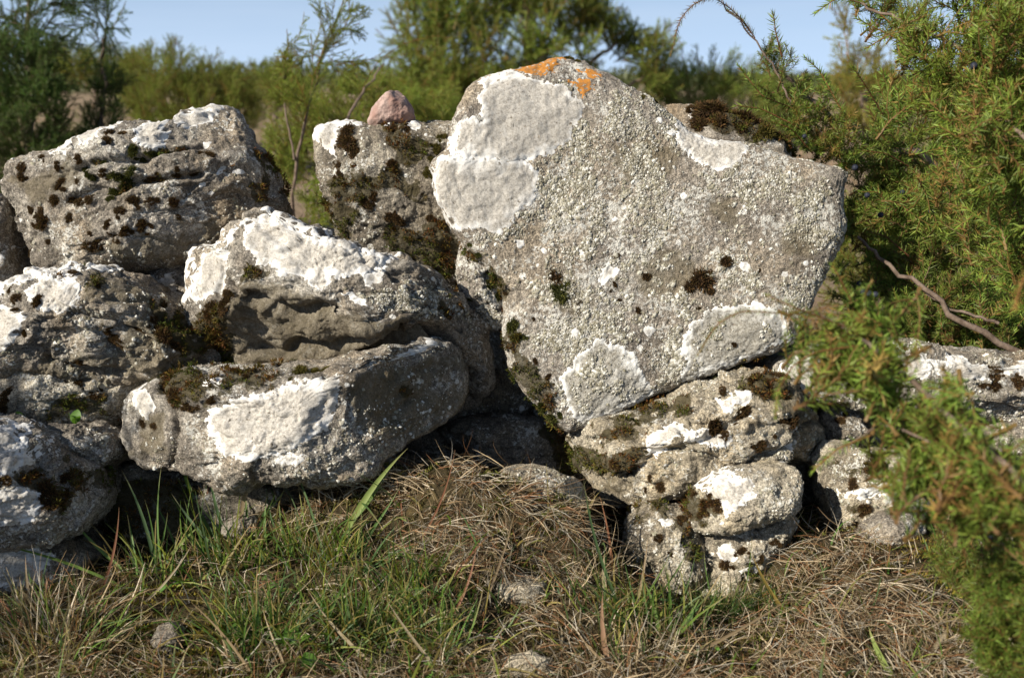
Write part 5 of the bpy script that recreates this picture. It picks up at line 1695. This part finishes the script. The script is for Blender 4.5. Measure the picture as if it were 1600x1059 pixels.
def juniper(name, label, cat, regions, seed, color=(1, 1, 1), stems=(), shoots=(), berries=(), group=None, bank=None, foot=None, brown_n=0, up=(0, 0, 0.8)):
    """regions: (polygon, D0, D_right, depth, count, scale). stems: (points as (u,v,D), r0, r1). """
    rg = np.random.default_rng(seed)
    fl = at(*foot)
    root = bpy.data.objects.new(name, None)
    COL.objects.link(root)
    root.location = fl
    root.empty_display_size = 0.1
    tag(root, label, cat, group)
    stem_pts = []
    for st in stems:
        pts = np.array([at(*p) for p in st[0]])
        # resample with a wobble
        t = np.linspace(0, 1, 18)
        s = np.linspace(0, 1, len(pts))
        q = np.stack([np.interp(t, s, pts[:, a]) for a in range(3)], 1)
        sc = np.linalg.norm(pts[-1] - pts[0])
        q[1:-1] += rg.normal(0, 0.008 * sc, (16, 3))
        V, F = tube(q, np.linspace(st[1], st[2], 18), 7)
        link(st[3] if len(st) > 3 else 'branch', new_mesh('branch', V - fl, F, M_BARK), root)
        stem_pts.append(q)
    allstem = np.concatenate(stem_pts) if stem_pts else fl[None]
    for (poly, D0, D1, depth, cnt, sc) in regions:
        pts, sd = poly_points(poly, cnt, rg)
        pa = np.array(poly)
        umin, umax = pa[:, 0].min(), pa[:, 0].max()
        for (pu, pv), s_ in zip(pts, sd):
            D_ = D0 + (D1 - D0) * (pu - umin) / (umax - umin)
            th = min(1.0, s_ / (0.25 * min(umax - umin, np.ptp(pa[:, 1])))) ** 0.5
            D_ += rg.uniform(-1, 1) * depth * (0.25 + 0.75 * th)
            p = at(pu, pv, D_)
            near_ = allstem[np.argmin(((allstem - p) ** 2).sum(1))]
            outv = p - near_
            outv /= np.linalg.norm(outv) + 1e-6
            d = outv * 0.7 + np.array(up) + rg.normal(0, .42, 3)
            d /= np.linalg.norm(d)
            m_ = (bank or BOUGHS)
            me = m_[int(rg.integers(0, len(m_)))]
            if brown_n and rg.random() < brown_n:
                me = DEADB[0]
            o = link('sprig', me, root)
            k_ = sc * rg.uniform(.75, 1.25)
            o.scale = (k_, k_, k_)
            o.location = p - fl - d * 0.085 * k_
            o.rotation_mode = 'QUATERNION'
            o.rotation_quaternion = Vector(d).to_track_quat('Z', 'Y') @ Quaternion((0, 0, 1), rg.uniform(0, 6.28))
            o.color = (*color, 1)
    for sh in shoots:
        pts = np.array([at(*p) for p in sh[0]])
        t = np.linspace(0, 1, 24)
        s = np.linspace(0, 1, len(pts))
        q = np.stack([np.interp(t, s, pts[:, a]) for a in range(3)], 1)
        for _ in range(2):
            q[1:-1] = (q[:-2] + q[1:-1] * 2 + q[2:]) / 4
        V1 = needle_cloud([q], rg, nl=sh[1], nw=0.12 * sh[1], step=sh[2] * 0.55, brown=sh[3] if len(sh) > 3 else 0)
        far_ = len(sh) <= 3 and sh[0][0][2] > 2.5
        V2 = twig_tube(q, (0.0009 if far_ else 0.0010) * sh[1] / 0.0115, 0.0007, (0.26, 0.10, 0.05), 5)
        if far_:
            tot_ = np.linalg.norm(np.diff(q, axis=0), axis=1).sum()
            k0 = sh[1] / 0.0115
            m2 = max(4, int(tot_ / (0.018 * k0)))
            tn = np.gradient(q, axis=0)
            for j in range(m2):
                ii_ = min(23, int((j + rg.random()) / m2 * 23))
                t_ = tn[ii_] / np.linalg.norm(tn[ii_])
                dd = t_ + rg.normal(0, .55, 3)
                o = link('sprig', LONG[j % 3], root)
                o.location = q[ii_] - fl
                o.rotation_mode = 'QUATERNION'
                o.rotation_quaternion = Vector(dd).to_track_quat('Z', 'Y')
                kk = 0.27 * k0 * rg.uniform(.7, 1.3) * (1.15 - 0.5 * j / m2)
                o.scale = (kk * 1.3, kk * 1.3, kk)
                o.color = (*color, 1)
        V, F, C_ = joinvf([V1, V2])
        o = link('shoot', new_mesh('shoot', V - fl, F, M_NEEDLE, False, {'col': C_}), root)
        o.color = (*color, 1)
    for b in berries:
        o = link('berry', BERRY, root)
        o.location = at(*b[:3]) - fl
        k_ = b[3] if len(b) > 3 else 1.0
        o.scale = (k_, k_, k_)
    return root


# right: the in-focus juniper behind and beside the upright slab
juniper('juniper_bush', 'green juniper bush rising behind the right end of the upright slab, bare twigs inside', 'juniper', [
    ([(1180, 70), (1215, 50), (1245, 120), (1270, 190), (1300, 240), (1250, 240), (1215, 190), (1185, 130)], 1.82, 1.80, 0.05, 22, 0.62),
    ([(1240, 130), (1290, 110), (1330, 170), (1345, 240), (1280, 240)], 1.85, 1.80, 0.07, 24, 0.7),
    ([(1310, 200), (1380, 130), (1500, 60), (1640, 40), (1720, 200), (1720, 560), (1560, 570), (1430, 530), (1370, 490), (1355, 420), (1350, 290)], 1.90, 1.86, 0.14, 215, 1.0),
    ([(1370, 430), (1440, 410), (1560, 470), (1590, 530), (1500, 540), (1410, 510)], 1.78, 1.74, 0.05, 44, 0.8),
    ([(1325, 240), (1400, 240), (1430, 400), (1420, 500), (1320, 500), (1315, 420), (1325, 330)], 1.92, 1.84, 0.05, 62, 0.85)], 301, color=(0.88, 1.06, 0.8), bank=NEAR,
    stems=[([(1620, 560, 1.68), (1500, 500, 1.68), (1450, 455, 1.69), (1380, 405, 1.70), (1340, 370, 1.72)], 0.006, 0.0025),
           ([(1560, 505, 1.68), (1480, 480, 1.69), (1435, 448, 1.70)], 0.003, 0.0015), ([(1640, 600, 1.9), (1560, 420, 1.9), (1440, 250, 1.88), (1300, 190, 1.86), (1215, 110, 1.82)], 0.012, 0.003),
           ([(1700, 700, 1.9), (1640, 300, 1.85), (1560, 100, 1.8)], 0.014, 0.006), ([(1240, 170, 1.83), (1222, 130, 1.82), (1180, 60, 1.8), (1130, 5, 1.76)], 0.0022, 0.0012),
           ([(1300, 235, 1.82), (1262, 175, 1.82), (1240, 130, 1.82)], 0.003, 0.0015)],
    shoots=[([(1180, 60, 1.80), (1150, 20, 1.78), (1115, -5, 1.76), (1085, 5, 1.74), (1062, 30, 1.73), (1048, 85, 1.72)], 0.011, 0.0050, 0.6), ([(1222, 90, 1.80), (1212, 50, 1.79), (1208, 22, 1.79)], 0.018, 0.006),
            ([(1180, 60, 1.80), (1160, 30, 1.8), (1135, 15, 1.8)], 0.012, 0.006), ([(1240, 170, 1.8), (1190, 150, 1.78), (1155, 105, 1.77)], 0.017, 0.006), ([(1250, 200, 1.79), (1190, 170, 1.78), (1150, 165, 1.77)], 0.017, 0.006),
            ([(1330, 200, 1.8), (1280, 110, 1.79), (1258, 90, 1.78)], 0.017, 0.006), ([(1380, 180, 1.75), (1350, 130, 1.72), (1332, 105, 1.7)], 0.017, 0.006, 0.5), ([(1270, 240, 1.78), (1235, 200, 1.76), (1205, 190, 1.75)], 0.017, 0.006),
            ([(1400, 330, 1.76), (1370, 300, 1.74), (1345, 300, 1.73)], 0.017, 0.006), ([(1420, 260, 1.76), (1385, 240, 1.74), (1345, 235, 1.73)], 0.017, 0.006), ([(1420, 400, 1.74), (1385, 370, 1.73), (1350, 360, 1.72)], 0.017, 0.006)],
    berries=[(1257, 213, 1.76), (1336, 262, 1.72, 1.3), (1355, 305, 1.72, 1.2), (1376, 336, 1.72, 1.2), (1348, 455, 1.68, 1.4), (1357, 458, 1.68, 1.4), (1368, 460, 1.68, 1.3), (1342, 443, 1.68),
             (1410, 300, 1.74), (1292, 857, 1.50, 1.1)],
    foot=(1640, 780, 1.9), brown_n=0.16)

juniper('juniper_bush', 'nearer juniper foliage filling the top right corner with hanging berries', 'juniper', [
    ([(1420, 30), (1480, -60), (1720, -60), (1760, 300), (1700, 420), (1560, 330), (1480, 240), (1420, 120)], 1.42, 1.14, 0.12, 150, 0.85),
    ([(1470, 220), (1560, 300), (1700, 400), (1700, 540), (1600, 490), (1500, 390), (1440, 300)], 1.55, 1.25, 0.08, 42, 0.8),
    ([(1330, -40), (1440, -60), (1450, 60), (1410, 70), (1360, 10)], 1.55, 1.50, 0.05, 14, 0.7)], 302, color=(0.95, 1.1, 0.8), bank=NEAR,
    stems=[([(1760, 500, 1.3), (1700, 200, 1.3), (1600, 20, 1.3), (1500, -60, 1.35)], 0.010, 0.004), ([(1700, 360, 1.15), (1620, 230, 1.15), (1560, 180, 1.2)], 0.004, 0.002), ([(1700, 200, 1.3), (1560, 100, 1.35), (1420, 40, 1.45), (1330, 0, 1.5)], 0.004, 0.0015)],
    shoots=[([(1420, 60, 1.5), (1360, 10, 1.5), (1310, -5, 1.48), (1275, 20, 1.48)], 0.014, 0.005, 0.4), ([(1420, 20, 1.5), (1380, 60, 1.5), (1355, 75, 1.5)], 0.016, 0.006), ([(1460, 80, 1.45), (1400, 60, 1.45), (1340, 30, 1.45)], 0.016, 0.006),
            ([(1640, 480, 0.85), (1600, 430, 0.84), (1585, 480, 0.83)], 0.012, 0.005, 1.0)],
    berries=[(1522, 103, 1.25, 1.1), (1574, 103, 1.25, 1.1), (1585, 262, 1.22, 1.2), (1512, 275, 1.4, 1.0), (1455, 330, 1.5, 1.0)], foot=(1760, 800, 1.3), brown_n=0.08)

juniper('juniper_branch', 'out-of-focus juniper branch reaching in front of the slab from the right', 'juniper', [
    ([(1275, 470), (1300, 445), (1330, 440), (1370, 480), (1410, 520), (1425, 590), (1380, 590), (1320, 555), (1285, 520)], 0.98, 0.95, 0.035, 40, 0.95),
    ([(1350, 580), (1420, 560), (1500, 660), (1600, 710), (1600, 790), (1490, 755), (1400, 720), (1355, 660)], 0.95, 0.88, 0.045, 54, 1.0),
    ([(1430, 710), (1620, 700), (1700, 800), (1570, 815), (1480, 790)], 0.88, 0.82, 0.05, 20, 1.0)], 303, color=(1.05, 1.28, 0.95), bank=FORE,
    stems=[([(1720, 860, 0.80), (1600, 760, 0.86), (1480, 650, 0.92), (1380, 560, 0.96), (1300, 490, 0.97), (1250, 485, 0.97)], 0.0045, 0.0010), ([(1480, 700, 0.92), (1380, 660, 0.95), (1310, 705, 0.95)], 0.0016, 0.0008)],
    shoots=[([(1290, 480, .97), (1250, 492, .965), (1200, 488, .96), (1160, 485, .96), (1120, 505, .96), (1090, 555, .96)], 0.0058, 0.0030, 0.6),
            ([(1340, 540, .96), (1270, 550, .95), (1235, 575, .95), (1215, 610, .95), (1212, 650, .95)], 0.0095, 0.0045, 0.4), ([(1360, 680, .95), (1310, 700, .94), (1270, 735, .94)], 0.010, 0.005, 0.3),
            ([(1320, 510, .97), (1240, 480, .96), (1200, 462, .96)], 0.0085, 0.005), ([(1330, 470, .97), (1310, 430, .96), (1300, 415, .96)], 0.0095, 0.005, 0.7), ([(1380, 640, .95), (1340, 610, .94), (1300, 610, .94)], 0.0095, 0.005)],
    berries=[(1515, 800, 0.90, .9), (1527, 812, 0.90, .9), (1537, 826, 0.90, .9), (1548, 838, 0.90, .8)], foot=(1720, 1000, 0.9), brown_n=0.14, up=(-0.25, -0.1, 0.55))

juniper('juniper_bush', 'dark blurred juniper twigs low in the bottom right corner', 'juniper', [
    ([(1540, 880), (1620, 820), (1760, 820), (1760, 1150), (1580, 1150), (1530, 1000)], 1.02, 0.9, 0.07, 120, 0.6),
    ([(1440, 800), (1530, 790), (1600, 860), (1560, 960), (1480, 900)], 1.2, 1.1, 0.07, 30, 0.55)], 304, color=(0.7, 0.85, 0.6), bank=NEAR,
    stems=[([(1760, 1100, 1.0), (1640, 980, 1.0), (1540, 880, 1.05)], 0.005, 0.002)], foot=(1740, 1150, 1.0), up=(-0.1, -0.1, 0.6))

# left, behind the wall
DK = (0.45, 0.68, 0.65)
juniper('juniper_tree', 'dark juniper with a tall thin leader at the left edge behind the wall', 'juniper', [
    ([(-80, 80), (0, 60), (40, 50), (85, 90), (100, 150), (95, 210), (125, 260), (110, 330), (40, 350), (-80, 350)], 3.9, 4.0, 0.35, 280, 0.85),
    ([(25, -30), (60, -30), (80, 40), (100, 60), (60, 110), (10, 80), (25, 20)], 4.0, 4.0, 0.10, 20, 0.5)], 311, color=DK,
    stems=[([(50, 420, 4.0), (45, 200, 4.0), (42, -20, 4.0)], 0.03, 0.006, 'trunk')],
    shoots=[([(45, 30, 4), (75, 5, 4), (105, 15, 4)], 0.03, 0.012), ([(42, 40, 4), (15, 35, 4), (0, 55, 4)], 0.03, 0.012), ([(42, 60, 4), (70, 50, 4), (80, 60, 4)], 0.03, 0.012)], foot=(50, 420, 4.0), up=(0, 0, 0.9))
juniper('juniper_tree', 'slim dark juniper with a drooping crooked top, second from the left edge', 'juniper', [
    ([(150, 110), (185, 60), (205, 130), (200, 190), (215, 250), (140, 260), (120, 200), (150, 160)], 4.3, 4.3, 0.15, 60, 0.65), ([(100, 230), (200, 210), (215, 270), (90, 300)], 4.2, 4.2, 0.3, 50, 0.8)], 312, color=DK,
    stems=[([(165, 400, 4.3), (162, 200, 4.3), (160, 60, 4.3)], 0.02, 0.005, 'trunk')],
    shoots=[([(162, 90, 4.3), (165, 45, 4.3), (150, 33, 4.3), (120, 45, 4.3), (97, 60, 4.3)], 0.030, 0.012), ([(165, 60, 4.3), (168, 40, 4.3), (172, 60, 4.3)], 0.03, 0.012)], foot=(165, 400, 4.3))
OLV = (1.05, 1.2, 0.9)
juniper('juniper_bush', 'feathery olive green juniper bush beyond the upper left boulder', 'juniper', [
    ([(195, 115), (235, 92), (290, 98), (330, 118), (360, 112), (380, 145), (400, 200), (340, 230), (240, 230), (190, 160)], 7.5, 7.5, 0.5, 270, 0.95)], 313, color=OLV,
    stems=[([(290, 260, 7.5), (290, 150, 7.5)], 0.05, 0.02)], foot=(290, 262, 7.5), bank=LONG, up=(0.1, 0, 1.2))
juniper('juniper_bush', 'olive juniper bush in the gap between the two dark junipers on the left', 'juniper', [
    ([(60, 95), (110, 85), (190, 90), (230, 98), (230, 125), (60, 125)], 9.5, 9.5, 0.6, 120, 1.0)], 314, color=(1.05, 1.2, 0.9), stems=[([(150, 230, 9.5), (150, 110, 9.5)], 0.05, 0.02)], foot=(150, 235, 9.5), bank=LONG, up=(0, 0, 1.2))
juniper('juniper_bush', 'low green scrub bush on the plain, left of the thin twigs', 'juniper', [
    ([(380, 135), (440, 125), (480, 135), (480, 170), (380, 175)], 13, 13, 0.7, 80, 1.6)], 315, color=(1.0, 1.2, 0.9), stems=[([(430, 200, 13), (430, 150, 13)], 0.05, 0.02)], foot=(430, 205, 13), bank=LONG, up=(0, 0, 1.2))
juniper('juniper_bush', 'yellow-green juniper right behind the wall with two thin upright leaders', 'juniper', [
    ([(415, 215), (460, 170), (520, 135), (590, 125), (640, 150), (700, 140), (720, 200), (560, 200), (510, 230), (470, 300), (430, 290), (410, 260)], 3.6, 4.2, 0.35, 190, 0.6),
    ([(450, 290), (520, 275), (530, 350), (460, 360)], 2.9, 2.9, 0.12, 16, 0.45)], 316, color=(1.1, 1.3, 0.8),
    stems=[([(455, 420, 3.4), (460, 250, 3.2), (500, 90, 3.1), (540, -10, 3.0)], 0.007, 0.002), ([(460, 250, 3.2), (442, 150, 3.2), (448, 80, 3.2)], 0.004, 0.0015), ([(480, 300, 3.4), (540, 180, 3.6), (600, 100, 3.8)], 0.008, 0.003)],
    shoots=[([(475, 190, 3.1), (490, 120, 3.1), (510, 65, 3.05), (540, 5, 3.0), (555, -30, 3.0)], 0.018, 0.007), ([(440, 150, 3.2), (443, 100, 3.2), (450, 72, 3.2)], 0.018, 0.007),
            ([(500, 90, 3.1), (480, 80, 3.1), (470, 95, 3.1)], 0.018, 0.007), ([(520, 50, 3.1), (540, 45, 3.1), (552, 30, 3.1)], 0.016, 0.007), ([(495, 100, 3.1), (525, 95, 3.1), (540, 100, 3.1)], 0.016, 0.007),
            ([(560, 150, 3.2), (590, 95, 3.2), (630, 68, 3.2), (680, 56, 3.2), (705, 60, 3.2)], 0.010, 0.007, 1.0), ([(480, 160, 3.1), (452, 150, 3.1), (440, 160, 3.1)], 0.018, 0.007)], foot=(455, 430, 3.4))

# centre and right: the big spreading juniper on the plain
TREE = (1.05, 1.25, 0.95)
juniper('juniper_tree', 'large round-crowned juniper tree standing on the plain behind the upright slab', 'juniper', [
    ([(590, 60), (625, 55), (645, 70), (630, 10), (660, -60), (760, -120), (880, -110), (930, -60), (930, 60), (905, 110), (940, 150), (900, 230), (700, 230), (610, 200), (585, 150), (625, 115), (595, 90)], 9.0, 9.0, 0.8, 295, 2.7),
    ([(930, -90), (975, -30), (960, 30), (985, 45), (1030, 50), (1045, 90), (1040, 140), (1000, 130), (985, 90), (950, 70), (925, 20)], 9.0, 9.0, 0.35, 60, 1.9),
    ([(900, 150), (960, 160), (1020, 150), (1030, 190), (960, 220), (880, 200)], 9.2, 9.2, 0.5, 26, 1.5)], 321, color=TREE,
    stems=[([(830, 260, 9), (830, 130, 9), (820, -20, 9)], 0.08, 0.03, 'trunk'), ([(830, 180, 9), (930, 90, 9), (990, 50, 9)], 0.025, 0.01), ([(830, 200, 9), (700, 120, 9), (640, 80, 9)], 0.05, 0.02),
           ([(840, 200, 9), (960, 150, 9), (1025, 110, 9)], 0.025, 0.01)], foot=(830, 262, 9.0), up=(0, 0, 0.7))
juniper('juniper_bush', 'round green juniper bush on the plain just right of the slab peak', 'juniper', [
    ([(1025, 140), (1060, 115), (1110, 120), (1150, 110), (1190, 125), (1240, 160), (1240, 220), (1040, 220)], 10, 10, 0.6, 170, 1.3)], 322, color=(1.05, 1.3, 1.0), stems=[([(1120, 230, 10), (1120, 150, 10)], 0.06, 0.02)], foot=(1120, 238, 10), bank=LONG, up=(0, 0, 1.0))
juniper('juniper_bush', 'brownish juniper bush seen through the gap in the near right juniper', 'juniper', [
    ([(1305, 130), (1320, 90), (1350, 80), (1400, 90), (1420, 150), (1400, 220), (1330, 200), (1300, 170)], 6.5, 6.5, 0.35, 110, 0.9)], 323, color=(1.3, 1.25, 0.9), stems=[([(1350, 300, 6.5), (1350, 120, 6.5)], 0.05, 0.02)],
    shoots=[([(1325, 110, 6.5), (1325, 60, 6.5), (1328, 45, 6.5)], 0.04, 0.02)], foot=(1350, 300, 6.5), up=(0, 0, 1.0))
juniper('juniper_bush', 'shaded juniper bush behind the wall under the right foliage', 'juniper', [
    ([(1290, 300), (1400, 235), (1480, 220), (1700, 200), (1750, 560), (1300, 520)], 2.5, 2.5, 0.25, 230, 0.8)], 324, color=(0.9, 1.0, 0.7), stems=[([(1560, 700, 2.6), (1500, 300, 2.6)], 0.02, 0.01)], foot=(1560, 720, 2.6))

# added out of view at the left to shade the corner boulder and turf
b_root_pts = []
rg = np.random.default_rng(77)
shade_bush = bpy.data.objects.new('juniper_bush', None)
COL.objects.link(shade_bush)
shade_bush.location = (-1.46, 0.90, 0.0)
tag(shade_bush, 'juniper bush left of the picture, casting shade on the corner boulder', 'juniper')
V, F = tube([(0, 0, -0.02), (0.02, 0.01, 0.3), (0, 0, 0.6)], [0.02, 0.015, 0.006], 7)
link('trunk', new_mesh('trunk', V, F, M_BARK), shade_bush)
for i in range(90):
    d = rg.normal(size=3)
    d /= np.linalg.norm(d)
    p = d * rg.random() ** 0.4 * np.array([0.20, 0.20, 0.28]) + np.array([0, 0, 0.46])
    dd = d + np.array([0, 0, 0.7])
    o = link('sprig', BOUGHS[i % 6], shade_bush)
    o.location = p
    o.rotation_mode = 'QUATERNION'
    o.rotation_quaternion = Vector(dd).to_track_quat('Z', 'Y')
    o.scale = (0.7,) * 3

# far scrub along the horizon, one mass
rg = np.random.default_rng(91)
n = 60000
ang = rg.uniform(-0.75, 0.75, n)
dist = 40 + 220 * rg.random(n) ** 1.5
cx = np.round(ang * 45) / 45
x = dist * np.sin(ang)
y = dist * np.cos(ang)
Pn = np.stack([x, y, 0 * x], 1)
hgt = 0.2 + 1.0 * smooth(fbm(Pn, 0.055, 3), -0.35, 0.45)
z = ground_h(x, y) + rg.random(n) * hgt
V, F, idx = kites(np.stack([x, y, z], 1), np.stack([rg.normal(0, .5, n), rg.normal(0, .5, n), np.ones(n)], 1), rg.uniform(.15, .4, n), rg.uniform(.08, .2, n), rng=rg)
c = np.array([0.085, 0.10, 0.035]) * rg.uniform(.6, 1.4, (n, 1))
tag(link('far_scrub', new_mesh('far_scrub', V, F, M_GRASS, False, {'col': c[idx]})), kind='stuff')
# dry grass and heath on the plain behind the wall
n = 42000
ang = rg.uniform(-0.8, 0.8, n)
dist = 2.0 + 22 * rg.random(n) ** 1.6
x, y = dist * np.sin(ang), dist * np.cos(ang)
Pn = np.stack([x, y, ground_h(x, y)], 1)
k = fbm(Pn, 0.8, 3) > -0.2
Pn, dist = Pn[k], dist[k]
n = len(Pn)
sz = 0.6 + dist / 14
V, F, idx = kites(Pn, np.stack([rg.normal(0, .5, n), rg.normal(0, .5, n), np.ones(n)], 1), rg.uniform(.04, .11, n) * sz, rg.uniform(.004, .012, n) * sz, rng=rg)
w_ = smooth(fbm(Pn, 0.6, 3, off=4), -0.2, 0.3)[:, None]
c = (w_ * np.array([0.12, 0.13, 0.035]) + (1 - w_) * np.array([0.30, 0.21, 0.14])) * rg.uniform(.6, 1.3, (n, 1))
tag(link('plain_grass', new_mesh('plain_grass', V, F, M_DRY, False, {'col': c[idx]})), kind='stuff')
